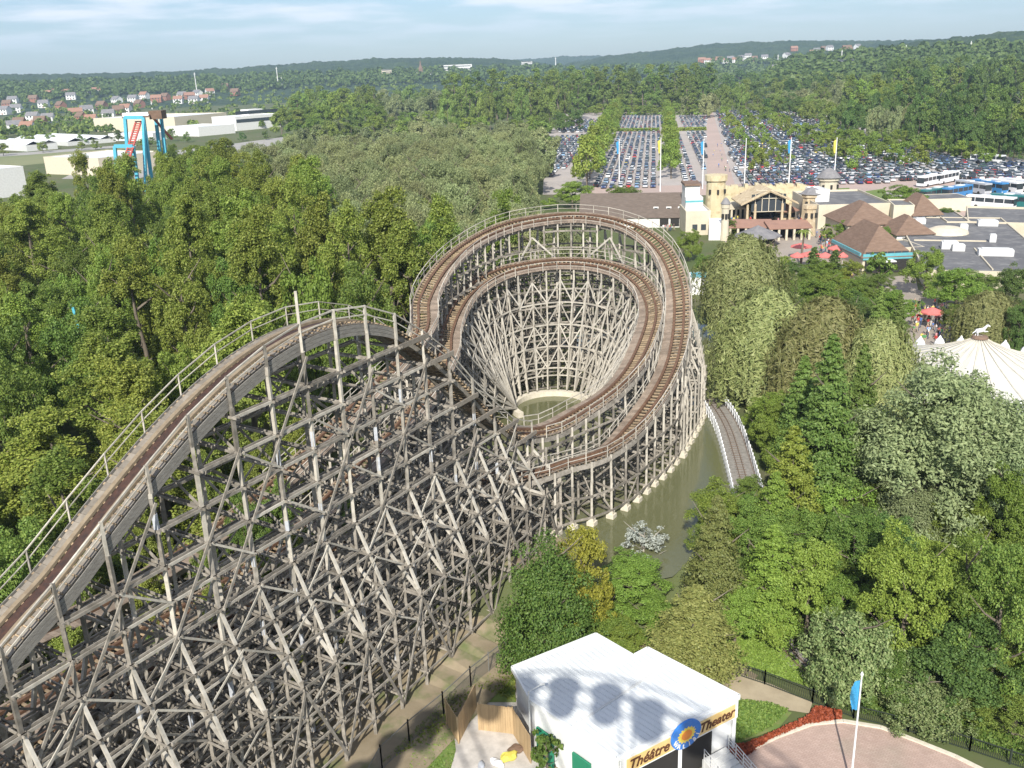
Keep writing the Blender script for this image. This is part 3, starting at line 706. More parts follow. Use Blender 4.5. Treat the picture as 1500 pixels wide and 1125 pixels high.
def trunk_mb(R, Ht, Hc0, r, mb=None, n=6, limbs=6, rt=None, m=0):
    mb = mb or MB(); rt = rt or .018*Ht+.06; p = Vector((0, 0, -.3)); segs = 4; pts = [p]
    for i in range(1, segs+1): pts.append(Vector((r.normal(0, .012*Ht), r.normal(0, .012*Ht), Ht*.82*i/segs)))
    for i in range(segs): mb.tube(pts[i], pts[i+1], rt*(1-.2*i), rt*(1-.2*(i+1)), n=n, cap=False, m=m)
    for i in range(limbs):
        f = Hc0/Ht+(.8-Hc0/Ht)*(i+.5)/limbs; a = i*2.4+r.uniform(0, .6); o = Vector((0, 0, Ht*f*.97))
        e = o+Vector((math.cos(a)*R*.75, math.sin(a)*R*.75, R*.55)); mdl = o.lerp(e, .5)+Vector((0, 0, -.06*R))
        mb.tube(o, mdl, rt*.42, rt*.28, n=4, cap=False, m=m); mb.tube(mdl, e, rt*.28, rt*.08, n=4, cap=False, m=m)
    return mb
PROTO = {}
def make_proto(key, kind, leafm, R, H, Hc0, nclump, nleaf, leaf, variants=3, aspect=1.5, spread=.55, barkm=None, single=False):
    global leaf_far; leaf_far = single
    out = []
    for v in range(variants):
        r = np.random.default_rng(hash((key, v)) % 9973 if False else sum(map(ord, key))*31+v*17)
        C, Nn = crown_pts(r, kind, R, H-Hc0, nclump, nleaf); C = C.copy(); C[:, 2] += Hc0
        V, Q = leaves(C, Nn, leaf, aspect, spread, r)
        tm = trunk_mb(R, H, Hc0, r, limbs=3 if single else 7, n=5 if single else 7)
        if single:
            nv = len(tm.v); V2 = np.concatenate([np.array(tm.v), V]); Q2 = np.concatenate([np.array(tm.f), Q+nv])
            me = np_mesh(key, V2, Q2, [barkm or m_bark, LEAF[leafm]]); mi = np.zeros(len(Q2), dtype=np.int32); mi[len(tm.f):] = 1
            me.polygons.foreach_set('material_index', mi); out.append((me,))
        else:
            cm_ = np_mesh('crown', V, Q, [LEAF[leafm]]); tq = np.array(tm.f); tmesh = np_mesh('trunk', np.array(tm.v), tq, [barkm or m_bark])
            out.append((tmesh, cm_))
    PROTO[key] = (out, R, H)
NAME = {'poplar': 'poplar_tree', 'broad': 'leafy_tree', 'sallow': 'sallow_tree', 'olive': 'silver_willow', 'yellow': 'yellow_green_tree', 'willow': 'weeping_willow', 'cypress': 'cypress_tree', 'lime': 'bright_green_tree', 'gold': 'golden_tree', 'cone': 'clipped_conifer', 'bush': 'round_bush', 'dense': 'leafy_tree', 'white': 'silver_bush', 'red': 'red_maple', 'small': 'small_tree', 'larch': 'larch_tree', 'ylarch': 'larch_tree',
        'fpop': 'poplar_tree', 'fbroad': 'leafy_tree', 'fdark': 'dark_tree', 'fgrey': 'grey_willow', 'fyel': 'yellow_green_tree', 'lot': 'car_park_tree', 'dark': 'dark_tree'}
make_proto('poplar', 'poplar', 'poplar', 4.2, 20, 2.0, 110, 56000, .155, 5, spread=.85)
make_proto('broad', 'round', 'broad', 5, 14, .7, 120, 52000, .145, 3, spread=.8)
make_proto('dark', 'round', 'dark', 5, 14, .6, 110, 32000, .18, 2, spread=.8)
make_proto('sallow', 'round', 'sallow', 6.5, 13, 1.0, 120, 42000, .16, 4, aspect=2.4, spread=.9)
make_proto('olive', 'round', 'olive', 7, 15, .7, 190, 70000, .15, 2, aspect=2.4)
make_proto('yellow', 'round', 'yellow', 4.5, 13, .5, 110, 48000, .14, 3, spread=.7)
make_proto('gold', 'round', 'gold', 3.5, 9, .3, 80, 22000, .15, 1)
make_proto('lime', 'round', 'lime', 4, 9, .3, 90, 38000, .135, 2)
make_proto('willow', 'willow', 'willow', 6.5, 13, .5, 900, 48000, .16, 3, aspect=4.5, spread=.35)
make_proto('cypress', 'cypress', 'cypress', 4.2, 18, .6, 150, 34000, .18, 3, aspect=1.9)
make_proto('larch', 'cypress', 'larch', 4.2, 14, .3, 110, 34000, .16, 2, aspect=1.7, spread=.8)
make_proto('ylarch', 'cypress', 'yellow', 4.2, 15, .3, 110, 34000, .16, 2, aspect=1.7, spread=.8)
make_proto('cone', 'cone', 'dark', 1.2, 5.5, .2, 60, 3500, .2, 1)
make_proto('bush', 'bush', 'variegated', 4, 9, .0, 150, 44000, .16, 2, aspect=1.7)
make_proto('dense', 'bush', 'broad', 5, 13, .0, 170, 56000, .155, 1, aspect=1.6)
make_proto('white', 'round', 'white', 2.5, 6, .6, 36, 4200, .10, 2, aspect=2.6, barkm=m_barkp)
make_proto('red', 'round', 'red', 1.8, 3.4, .5, 24, 2400, .2, 1)
make_proto('small', 'round', 'broad', 2.4, 6, 1.2, 30, 4200, .25, 2)
make_proto('fpop', 'poplar', 'fgreen', 5.5, 30, 1.5, 60, 8000, .52, 4, single=True)
make_proto('fbroad', 'round', 'fgreen', 7, 16, 1.0, 60, 7000, .5, 3, single=True)
make_proto('fdark', 'round', 'dark', 7, 18, .6, 60, 7000, .52, 3, single=True)
make_proto('fgrey', 'round', 'sallow', 7, 15, .6, 60, 7000, .48, 2, aspect=2, single=True)
make_proto('fyel', 'round', 'flime', 6, 17, 1.0, 60, 7000, .46, 2, single=True)
make_proto('lot', 'poplar', 'flime', 3.2, 9, 1.3, 40, 3200, .34, 3, single=True)
NTREE = 0
def tree(key, x, y, h, rad, label, group=None, z=None, var=None, rz=None):
    global NTREE
    out, R, H = PROTO[key]; v = out[(NTREE if var is None else var) % len(out)]; NTREE += 1
    z = gz(x, y) if z is None else z; rz = random.uniform(0, 6.28) if rz is None else rz; s = (rad/R, rad/R, h/H)
    cat = 'bush' if key in ('bush', 'white') else 'tree'
    if len(v) == 1:
        o = link_mesh(NAME[key], v[0]); o.location = (x, y, z); o.rotation_euler = (0, 0, rz); o.scale = s; return tag(o, label, cat, group)
    r = empty(NAME[key], (x, y, z), label, cat, group, rz); r.scale = s
    link_mesh('trunk', v[0], r); link_mesh('crown', v[1], r); return r
def tree_px(key, px, py, h, wpx, label, group=None, z=None, var=None):
    """the treetop stands at photo pixel (px, py) when the tree is h metres tall; wpx = crown width in photo pixels"""
    z0 = gz(0, 100) if z is None else z
    p = at(px, py, z0+h)
    if z is None and p.y < 67: z0 = -2.6; p = at(px, py, z0+h)
    if z is None and 61 < p.y < 67: z0 = gz(0, p.y)
    rad = wpx/2*dist((p.x, p.y, z0+h*.6))/FPX
    return tree(key, p.x, p.y, h, rad, label, group, z0, var)
def wood_rows(rows, group, labels):
    for (x0, x1, yb0, yb1, yt0, yt1, n, keys) in rows:
        for i in range(n):
            f = (i+random.uniform(.1, .9))/n; px = x0+(x1-x0)*f; yb = yb0+(yb1-yb0)*f+random.uniform(-1.5, 1.5); yt = yt0+(yt1-yt0)*f+random.uniform(-3, 5)
            p = at(px, yb, 0); q = atY(px, yt, p.y); h = max(6, min(44, q.z)); k = random.choice(keys)
            w_ = (x1-x0)/n*.85; rad = max(h*.2, min(h*.45, w_*dist(p)/FPX))
            tree(k, p.x, p.y, h, rad, labels[k], group)
# ---- the dense wood left of and behind the coaster ----
GW = 'trees of the dense wood left of the coaster'
LW = {'lime': 'lighter fresh green tree in the dense wood left of the coaster', 'poplar': 'tall leafy green poplar in the dense wood left of the coaster', 'broad': 'dark green broad tree in the dense wood left of the coaster', 'yellow': 'yellowish tree in the dense wood left of the coaster', 'sallow': 'soft grey green sallow in the thicket behind the coaster'}
pts = []
def clear(x, y, d):
    for a, b in pts:
        if (a-x)**2+(b-y)**2 < d*d: return False
    return True
tries = 0
while tries < 14000:
    tries += 1
    y = 42+random.random()*320; x = random.uniform(-.63*y-6, 12)
    s, b = toSB((x, y, 0))
    if b > -20.5-(2.5 if s > 20 else 0) and s < 78: continue
    if b > -26 and 26 < s < 74: continue
    if s >= 72 and x > -2 and y < 140: continue
    if y > 150 and x > .035*y-4: continue
    if y > 235 and x < -.36*y: continue
    if y > 205 and x < -.5*y: continue
    if not clear(x, y, 5.4+y*.015): continue
    pts.append((x, y))
for x, y in pts:
    grey = (y > 135 and x > -.20*y+2) or (y > 215 and x > -.27*y)
    k = 'sallow' if grey else random.choice(['poplar', 'poplar', 'poplar', 'broad', 'lime', 'yellow', 'poplar'] if y > 80 else ['poplar', 'poplar', 'poplar', 'poplar', 'broad'])
    h = random.uniform(15, 19) if grey else (random.uniform(18, 22) if y > 75 else random.uniform(14, 18))
    if k in ('broad', 'yellow', 'lime'): h *= .88
    if not grey and 95 < y < 250 and x > -.46*y: h += 4.2
    if y > 250: h = min(h, 17)+random.uniform(0, 2.5)
    tree(k, x, y, h, random.uniform(3.8, 5.6)*(1.35 if grey else 1), LW[k], GW)
# small trees growing up inside the trestle
for s_, b_, h in ((-7, -8.8, 8.5), (-2, -9.2, 9), (3, -9, 9.5), (7, -9.1, 8), (-4, -13.2, 10), (1, -13.4, 10), (5, -13.2, 11), (9, -13.3, 9.5), (-10, -13.3, 9), (12, -9.3, 7), (-1, -4.4, 6), (5, -4.3, 6), (-13, -18.2, 11), (-6, -18, 12), (0, -18.3, 12), (6, -18.2, 12), (12, -18.4, 11), (17, -18.3, 11)):
    q = S(s_, b_, 0); tree(random.choice(['poplar', 'broad']), q.x, q.y, h, 1.9, 'young green tree growing up between the parallel tracks inside the trestle', 'young trees inside the trestle')
# ---- specimen trees of the park: (kind, px, py of the top, height, crown width in px, label) ----
SP = [
 ('poplar', 605, 292, 15, 120, 'pale green feathery tree touching the left side of the high bend'),
 ('lime', 838, 265, 8, 60, 'small bright green tree beside the brown roofed long house'),
 ('broad', 915, 268, 10, 62, 'dark green round tree in front of the long brown roof'),
 ('dense', 795, 768, 11.5, 150, 'big dense green tree at the front foot of the trestle beside the white theatre'),
 ('gold', 850, 762, 11, 95, 'golden yellow tree tucked behind the dense green tree by the trestle'),
 ('lime', 925, 846, 3.6, 120, 'low bright green bush on the bank behind the white theatre roof'),
 ('lime', 880, 885, 4.0, 90, 'bright green bush between the theatre roof and the pond edge'),
 ('larch', 1052, 728, 12, 115, 'broad olive brown conifer leaning over the pond edge above the theatre'),
 ('larch', 1020, 858, 7, 150, 'low olive brown conifer directly behind the right end of the theatre'),
 ('white', 945, 764, 5.5, 85, 'whitish half bare bush standing at the pond edge'),
 ('white', 905, 815, 2.6, 60, 'small whitish shrub low on the pond edge'),
 ('ylarch', 1138, 690, 11, 105, 'yellowing tree beside the lower end of the white railed bridge'),
 ('ylarch', 1165, 622, 14, 120, 'tall yellow green tree between the bridge and the silver willow'),
  ('lime', 1132, 575, 6.5, 80, 'bright green tree at the far end of the small bridge'),
 ('willow', 1092, 345, 15, 120, 'weeping willow nearest to the entrance buildings beside the high bend'),
 ('willow', 1130, 425, 14, 150, 'big weeping willow hanging over the pond right of the bend'),
 ('willow', 1215, 440, 14, 150, 'weeping willow in the middle of the row behind the dark cypress'),
 ('willow', 1295, 470, 13, 110, 'weeping willow just left of the white carousel tent'),
 ('cypress', 1222, 488, 18, 120, 'tall feathery cypress in front of the middle weeping willow'),
 ('cypress', 1268, 502, 16, 80, 'narrower feathery cypress right behind the tall one'),
 ('cypress', 1180, 520, 13, 80, 'small light cypress on the left side of the tall feathery one'),
 ('olive', 1392, 536, 15.5, 240, 'huge silver grey willow in front of the carousel tent'),
 ('olive', 1490, 590, 13, 130, 'silver willow cut by the right edge of the picture'),
 ('broad', 1470, 668, 10, 110, 'dark leafy tree under the silver willows at the right edge'),
 ('lime', 1240, 695, 9, 120, 'light green spreading tree below the feathery cypress'),
 ('olive', 1340, 700, 9, 120, 'grey green tree with a pale leaning stem below the huge silver willow'),
 ('broad', 1255, 760, 9, 110, 'mid green tree shading the little track bend'),
 ('lime', 955, 880, 3.4, 100, 'bright green bush furthest right on the bank behind the theatre'),
 ('lime', 900, 905, 3.2, 90, 'low bright green bush touching the back of the theatre roof'),
 ('lime', 985, 905, 3.0, 80, 'bright green bush under the low olive brown conifer'),
 ('dark', 1310, 770, 8, 90, 'dark tree behind the round variegated bush'),
 ('lime', 1190, 790, 8.5, 110, 'fresh green tree overhanging the bend of the little track'),
 ('ylarch', 1135, 770, 9.5, 120, 'yellow green spreading tree behind the little track bend'),
 ('yellow', 1340, 780, 12, 135, 'big yellow green tree right of the round variegated bush'),
 ('yellow', 1425, 770, 12, 120, 'yellow green tree second from the right edge near the plaza'),
 ('yellow', 1495, 700, 11, 90, 'bright yellow green crown at the right edge below the silver willow'),
 ('broad', 1485, 790, 13, 130, 'dark green tree at the lower right edge of the picture'),
 ('dark', 1425, 900, 8, 130, 'dense dark bush mass behind the plaza fence at the lower right'),
 ('bush', 1262, 880, 8.0, 120, 'large round bush with whitish green leaves behind the blue flag'),
 ('bush', 1362, 975, 4.6, 95, 'smaller round bush with whitish green leaves right of the large one'),
 ('cone', 1193, 362, 7, 28, 'left one of two dark clipped conifers beside the red parasols'),
 ('cone', 1224, 366, 7, 26, 'right one of two dark clipped conifers beside the red parasols'),
 ('lime', 1205, 404, 7.5, 75, 'yellow green clipped tree in front of the food square'),
 ('broad', 1120, 430, 6, 60, 'small green tree between the two nearest weeping willows'),
 ('cypress', 1292, 418, 11, 42, 'pointed light green conifer left of the crowded path'),
 ('cypress', 1320, 428, 10, 40, 'pointed light green conifer right beside the crowded path'),
 ('lime', 1362, 358, 9, 56, 'light green upright tree beside the flat black roof'),
 ('lime', 1408, 392, 7.5, 90, 'wide bright green tree in front of the flat black roof'),
 ('broad', 1435, 398, 6, 60, 'round mid green tree near the edge of the flat black roof'),
 ('small', 1290, 368, 7.5, 40, 'thin tree in front of the restaurant corner'),
 ('lime', 1325, 268, 8, 58, 'bright round tree beside the parked coaches'),
 ('broad', 1390, 304, 4, 34, 'small tree below the cream coach shelter'),
 ('small', 1212, 328, 5, 24, 'little tree beside the entrance stone wall'),
 ('small', 1100, 292, 5, 18, 'little tree inside the entrance gate court'),
 ('small', 1266, 302, 5, 20, 'little tree against the tan shop wall'),
 ('broad', 1400, 446, 4, 46, 'rounded dark hedge bush beside the crowded path'),
 ('willow', 1452, 428, 9, 86, 'weeping willow right behind the carousel tent'),
 ('dark', 1490, 380, 10, 60, 'dark tree at the right edge beside the flat black roof'),
 ('dark', 1500, 440, 9, 40, 'dark tree behind the carousel willow at the right edge'),
 ('red', 1412, 472, 3.2, 26, 'small red leaved tree beside the carousel tent'),
 ('broad', 1068, 318, 5, 26, 'little round tree between the ochre tower and the slender pillar'),
 ('lime', 1236, 322, 5, 24, 'small bright tree between the tan hall and the brown roofs'),
 ('broad', 1300, 330, 5, 22, 'small dark tree between the brown roofs and the beige block'),
 ('lime', 1255, 404, 6.5, 40, 'small bright tree left of the restaurant front'),
 ('broad', 1120, 356, 6, 40, 'mid green tree before the grey thatched kiosk'),
 ('broad', 1492, 1012, 3.6, 110, 'low leafy bush in the lower right corner behind the plaza fence'),
 ('lime', 1010, 333, 7, 40, 'small yellow green tree between the high bend and the white houses'),
 ('broad', 1030, 372, 5, 30, 'small dark bush beside the top right of the high bend'),
 ('small', 800, 1072, 3.6, 50, 'little conifer like bush at the theatre side door'),
]
for k, px, py, h, wp, lab in SP: tree_px(k, px, py, h, wp, lab)
# ---- undergrowth trees filling the park between them ----
GU = 'understory of the park right of the pond'
up = []; tries = 0
def inpoly(px, py, P):
    c = False; j = len(P)-1
    for i in range(len(P)):
        if (P[i][1] > py) != (P[j][1] > py) and px < (P[j][0]-P[i][0])*(py-P[i][1])/(P[j][1]-P[i][1])+P[i][0]: c = not c
        j = i
    return c
GREEN = [[(1100, 590), (1130, 560), (1350, 620), (1520, 600), (1520, 1140), (1400, 1075), (1300, 1035), (1215, 960), (1190, 900), (1120, 900), (1080, 975), (985, 935), (880, 900), (860, 850), (990, 850), (1045, 805), (1105, 745)],
         [(1060, 470), (1250, 490), (1335, 560), (1335, 600), (1130, 560), (1095, 550)], [(1060, 395), (1180, 410), (1270, 420), (1330, 500), (1320, 540), (1060, 480)]]
while tries < 9000:
    tries += 1
    gi = random.choice([0, 0, 0, 1, 2]); P = GREEN[gi]; px = random.uniform(850, 1520); py = random.uniform(380, 1090)
    if not inpoly(px, py, P): continue
    q = at(px, py, -2.6 if py > 880 else 0)
    if any((a-q.x)**2+(b-q.y)**2 < 2.9**2 for a, b in up): continue
    if q.x < 15.5 and q.y < 76: continue
    if 76 < q.y < 104 and q.x < 27.5: continue
    if 17.8 < q.x < 23.5 and 52 < q.y < 65: continue
    up.append((q.x, q.y))
for x, y in up:
    k = random.choice(['broad', 'lime', 'dark', 'yellow', 'broad'])
    h = random.uniform(2.5, 6) if y < 62 else random.uniform(3.5, 6.5)

    tree(k, x, y, h, h*random.uniform(.42, .6), {'broad': 'low mid green tree filling the park thicket right of the pond', 'lime': 'low bright green tree filling the park thicket right of the pond', 'dark': 'low dark green tree filling the park thicket right of the pond', 'yellow': 'low yellowish tree filling the park thicket right of the pond'}[k], GU)
# ---- woods in the distance ----
LF = {'fpop': 'tall green poplar in the distant woods', 'fbroad': 'mid green rounded tree in the distant woods', 'fdark': 'dark green rounded tree in the distant woods', 'fgrey': 'greyish willow in the distant woods', 'fyel': 'light yellow green tree in the distant woods'}
P_, B_, D_, G_, Y_ = 'fpop', 'fbroad', 'fdark', 'fgrey', 'fyel'
wood_rows([
 (0, 420, 214, 204, 192, 190, 8, [B_, D_]), (0, 260, 228, 214, 206, 200, 6, [B_, Y_]), 
 (500, 800, 262, 262, 208, 198, 13, [G_]), (470, 800, 240, 238, 192, 180, 14, [G_]), (430, 800, 222, 218, 182, 172, 15, [G_, G_, B_]), (420, 790, 208, 204, 172, 166, 16, [G_, B_, Y_]),
 (410, 570, 200, 190, 155, 150, 9, [B_, Y_]), (420, 560, 186, 180, 135, 126, 9, [Y_, P_]), (430, 555, 178, 172, 128, 122, 8, [Y_, B_]),
 (555, 680, 190, 186, 160, 158, 9, [Y_, B_, G_]), (560, 700, 175, 172, 138, 132, 9, [G_, B_]), (560, 700, 160, 158, 126, 122, 9, [G_, B_]),
 (655, 830, 192, 186, 132, 126, 13, [P_, B_]), (650, 860, 178, 174, 112, 108, 14, [P_]), (660, 900, 168, 164, 104, 102, 14, [P_]),
 (790, 850, 196, 190, 168, 158, 4, [B_, D_]), (820, 1040, 166, 163, 120, 112, 15, [P_]), (800, 1040, 160, 158, 104, 98, 16, [P_, P_, D_]), (780, 1040, 154, 152, 100, 88, 16, [P_]),
 (850, 1040, 169, 167, 152, 150, 22, [Y_]), (1000, 1050, 172, 172, 132, 128, 4, [G_, P_]),
 (1045, 1100, 164, 164, 122, 120, 5, [B_, P_]), (1040, 1230, 150, 148, 117, 112, 14, [B_, D_]), (1050, 1300, 138, 136, 108, 104, 16, [B_, D_]), (1040, 1480, 126, 124, 100, 94, 24, [D_, B_]),
 (1100, 1230, 168, 176, 138, 138, 9, [B_, G_, D_]), (1120, 1210, 160, 166, 130, 126, 6, [G_, B_]), (1170, 1260, 178, 194, 145, 148, 7, [Y_, B_]),
 (1190, 1290, 160, 162, 112, 110, 8, [G_, P_]), (1230, 1330, 176, 184, 108, 110, 7, [Y_, P_]), (1290, 1510, 150, 150, 84, 82, 16, [P_, D_]), (1300, 1510, 162, 164, 98, 96, 15, [P_, D_]),
 (1225, 1340, 200, 214, 146, 150, 9, [D_, G_]), (1250, 1510, 196, 216, 140, 138, 17, [D_, D_, P_]), (1330, 1510, 218, 228, 160, 150, 12, [D_, P_]), (1390, 1510, 230, 238, 178, 168, 8, [D_]), (1260, 1510, 184, 196, 128, 118, 17, [D_, P_]),
 (1210, 1440, 204, 234, 182, 210, 17, [Y_, B_]),
], 'trees of the distant woods', LF)
# ================================================================== distant hills, town, valley
from mathutils import noise as mnoise
m_hill = noise_mat('wooded_hillside', (.018, .040, .022), (.040, .070, .030), scale=.012, rough=1, detail=12, c3=(.055, .085, .035), s2=.035)
def skyl(px, tab):
    for (x0, y0), (x1, y1) in zip(tab[:-1], tab[1:]):
        if px <= x1: f = max(0, (px-x0)/(x1-x0)); f = f*f*(3-2*f); return y0+(y1-y0)*f
    return tab[-1][1]
def ridge(name, tab, D0, D1, D2, nr, x0=-60, x1=1560, amp=6.0, step=1.6, base=None):
    mb = MB(); cols = int((x1-x0)/step); rs = [D0+(D2-D0)*(i/nr)**1.2 for i in range(nr+1)]
    for i in range(cols+1):
        px = x0+step*i; yy = skyl(px, tab); r_ = ray(px, yy); hd = math.hypot(r_.x, r_.y)
        dx_, dy_ = r_.x/hd, r_.y/hd; Hr = CAMH+r_.z/hd*D1
        for D in rs:
            f = max(0, min(1, (D-D0)/(D1-D0))); f = f*f*(3-2*f); x, y = dx_*D, dy_*D
            n1 = mnoise.noise(Vector((x/28, y/28, 0))); n2 = mnoise.noise(Vector((x/11, y/11, 3)))+.5*mnoise.noise(Vector((x/5, y/5, 5)))
            big = mnoise.noise(Vector((x/260, y/260, 9)))
            z = (Hr-amp*.6)*f*(1 if D <= D1 else 1-.3*(D-D1)/(D2-D1)) + (n1*.7+n2*.55)*amp*min(1, f*3+.2) + big*9*f*(1-f)
            mb.v.append((x, y, max(-1.5, z) if D > rs[0] else -2))
    k = nr+1
    for i in range(cols):
        for j in range(nr): a = i*k+j; mb.f.append((a, a+1, a+k+1, a+k)); mb.m.append(0)
    o = mb.build(name, m_hill); return struct(o)
ridge('hill', [(-60, 108), (60, 107), (150, 106), (250, 103), (330, 99), (400, 94), (470, 89), (560, 84), (640, 83), (720, 84), (770, 88), (850, 100), (950, 120), (1560, 130)], 1500, 2700, 3300, 60)
ridge('hill', [(-60, 130), (600, 110), (700, 90), (780, 85), (830, 81), (870, 80), (930, 84), (1000, 86), (1560, 100)], 3300, 4600, 5200, 24, 560, 1100, amp=7)
ridge('hill', [(-60, 150), (760, 120), (850, 88), (900, 79), (950, 74), (1000, 68), (1050, 63), (1100, 60), (1200, 58), (1280, 58), (1560, 50)], 1900, 3000, 3600, 50, 760, 1560)
ridge('hill', [(-60, 160), (1100, 110), (1180, 84), (1250, 72), (1300, 64), (1370, 56), (1430, 50), (1470, 44), (1510, 42), (1560, 44)], 950, 1750, 2200, 60, 1120, 1560)
from mathutils.bvhtree import BVHTree
bv = []; bp_ = []
for o in COL.objects:
    if o.name.split('.')[0] in ('hill', 'ground'):
        n0 = len(bv); bv += [tuple(v.co) for v in o.data.vertices]; bp_ += [tuple(n0+i for i in p.vertices) for p in o.data.polygons]
LAND = BVHTree.FromPolygons(bv, bp_)
def land(px, py):
    r_ = ray(px, py).normalized(); h_ = LAND.ray_cast(Vector((0, 0, CAMH)), r_, 8000)
    return h_[0] if h_[0] is not None else Vector((r_.x*3000, r_.y*3000, CAMH))
# valley scrub: far trees that read as one mass
def scrub(name, polys, n, hr, leafm, label, seed, dens_far=1.0):
    r = np.random.default_rng(seed); rr_ = random.Random(seed); C = []; Nn = []
    for i in range(n):
        P = polys[rr_.randrange(len(polys))]; xs_ = [p[0] for p in P]; ys_ = [p[1] for p in P]
        for _ in range(20):
            px = rr_.uniform(min(xs_), max(xs_)); py = rr_.uniform(min(ys_), max(ys_))
            if inpoly(px, py, P): break
        q = land(px, py); h = rr_.uniform(*hr); R = h*rr_.uniform(.4, .62); k = 34
        v = r.normal(0, 1, (k, 3)); v /= np.linalg.norm(v, axis=1)[:, None]; v[:, 2] = np.abs(v[:, 2])*1.1-.2
        C.append(np.array([q.x, q.y, q.z+h*.5])+v*np.array([R, R, h*.5])*(r.uniform(.75, 1.1, k)[:, None])); Nn.append(v+np.array([0, 0, .2]))
    C = np.concatenate(C); Nn = np.concatenate(Nn); C[:, 2] = np.maximum(.3, C[:, 2])
    V, Q = leaves(C, Nn, (hr[0]+hr[1])*.21, 1.2, .45, r)
    o = link_mesh(name, np_mesh(name, V, Q, [LEAF[leafm]])); tag(o, label, 'woodland'); o['kind'] = 'stuff'
VAL = [[(-20, 150), (420, 122), (640, 118), (640, 150), (420, 190), (250, 190), (-20, 212)]]
scrub('valley_woodland', VAL, 560, (4, 9), 'broad', 'scattered green trees covering the valley among the houses', 5)
scrub('valley_woodland', VAL, 200, (4, 9), 'dark', 'darker tree clumps covering the valley among the houses', 6)
scrub('valley_woodland', [[(1040, 92), (1500, 70), (1500, 110), (1300, 118), (1040, 128)]], 900, (8, 16), 'dark', 'dark woodland covering the slope below the right hill', 8)
scrub('hill_foot_woodland', [[(-20, 128), (640, 104), (1040, 98), (1040, 112), (640, 122), (-20, 150)]], 1200, (9, 16), 'dark', 'dark woodland belt along the foot of the far hills', 9)
# ---- houses ----
m_wallw = plain('white_render', (.74, .73, .70)); m_wallc = plain('cream_render', (.62, .55, .42)); m_brick = noise_mat('red_brick', (.36, .17, .11), (.28, .13, .09), scale=.8, rough=.9)
m_tile = noise_mat('orange_roof_tiles', (.34, .19, .13), (.27, .15, .11), scale=.6, rough=.85, stretch=(1, 1, 4)); m_slate = noise_mat('grey_slate_roof', (.17, .165, .17), (.24, .23, .23), scale=.6, rough=.7)
m_brownroof = noise_mat('brown_roof_tiles', (.16, .105, .075), (.215, .145, .105), scale=.8, rough=.9, stretch=(1, 1, 5))
m_glass = plain('dark_window_glass', (.05, .06, .07), rough=.12, spec=.6)
def gable(mb, L_, W_, z0, rise, ov=.35, m=0):
    a = L_/2+ov; b = W_/2+ov; t = .18
    for s_ in (-1, 1):
        P = [(-a, s_*b, z0-ov*rise/(W_/2)), (a, s_*b, z0-ov*rise/(W_/2)), (a, 0, z0+rise), (-a, 0, z0+rise)]
        Q = [(x, y, z+t) for x, y, z in P]
        mb.hexa(P+Q if s_ < 0 else [P[1], P[0], P[3], P[2], Q[1], Q[0], Q[3], Q[2]], m)
    return mb
def house_proto(wm, rm, L_=10, W_=8, Hh=5.5, rise=3.2):
    kids = []
    mb = MB(); mb.box((0, 0, 0), (L_, W_, Hh)); 
    for s_ in (-1, 1): x = s_*(L_/2-.02); mb.poly([(x, -W_/2, Hh), (x, W_/2, Hh), (x, 0, Hh+rise)] if s_ > 0 else [(x, W_/2, Hh), (x, -W_/2, Hh), (x, 0, Hh+rise)])
    kids.append(mb.build('wall', wm)); mb = gable(MB(), L_, W_, Hh, rise); kids.append(mb.build('roof', rm))
    mb = MB(); mb.box((L_*.25, .6, Hh+rise*.55), (.8, .8, 1.9)); kids.append(mb.build('chimney', m_brick))
    for fl in (1.0, 3.6):
        for x in (-3.2, 0, 3.2):
            for s_ in (-1, 1):
                if fl == 1.0 and x == 0 and s_ < 0: continue
                mb = MB(); mb.box((x, s_*(W_/2+.02), fl), (1.3, .1, 1.4)); kids.append(mb.build('window', m_glass))
    mb = MB(); mb.box((0, -W_/2-.03, 0.05), (1.1, .12, 2.2)); kids.append(mb.build('door', m_brick))
    return kids
HP = {'red_white': house_proto(m_wallw, m_tile), 'slate_white': house_proto(m_wallw, m_slate, 11, 8.5), 'brown_brick': house_proto(m_brick, m_brownroof, 10, 8, 5, 3.6), 'red_brick': house_proto(m_brick, m_tile, 12, 8)}
HN = {'red_white': 'white house with an orange tiled roof', 'slate_white': 'white house with a grey slate roof', 'brown_brick': 'brick house with a brown roof', 'red_brick': 'brick house with an orange tiled roof'}
HOUSES = [('left valley town', [(12, 158, 2), (8, 168, 1), (25, 165, 1), (70, 143, 3), (84, 140, 2), (98, 141, 0), (105, 146, 1), (50, 150, 2), (130, 136, 1), (142, 138, 0), (22, 192, 1), (42, 194, 0), (30, 186, 2), (60, 184, 2), (72, 180, 3), (50, 178, 1), (120, 178, 2), (135, 182, 0), (112, 172, 3), (150, 160, 2), (175, 168, 2), (185, 166, 0), (172, 152, 1), (212, 145, 0), (230, 150, 3), (243, 147, 2), (268, 145, 3), (278, 146, 3), (290, 142, 3), (300, 150, 0), (308, 140, 0), (262, 152, 0), (196, 150, 3), (285, 152, 1), (330, 132, 2), (20, 152, 1), (160, 174, 1), (90, 160, 2), (128, 168, 1), (205, 158, 2), (65, 158, 1), (345, 140, 2)]),
          ('right hillside village', [(1028, 90, 3), (1036, 91, 0), (1046, 92, 0), (1052, 89, 3), (1062, 91, 0), (1070, 88, 3), (1077, 90, 0), (1085, 87, 3), (1096, 84, 3), (1105, 88, 2), (1120, 86, 3), (1152, 83, 1), (1163, 73, 3), (1190, 79, 0), (1196, 76, 3), (1206, 73, 2), (1215, 72, 3), (1138, 104, 1), (1256, 70, 1), (1240, 76, 2)])]
pk = list(HP.keys())
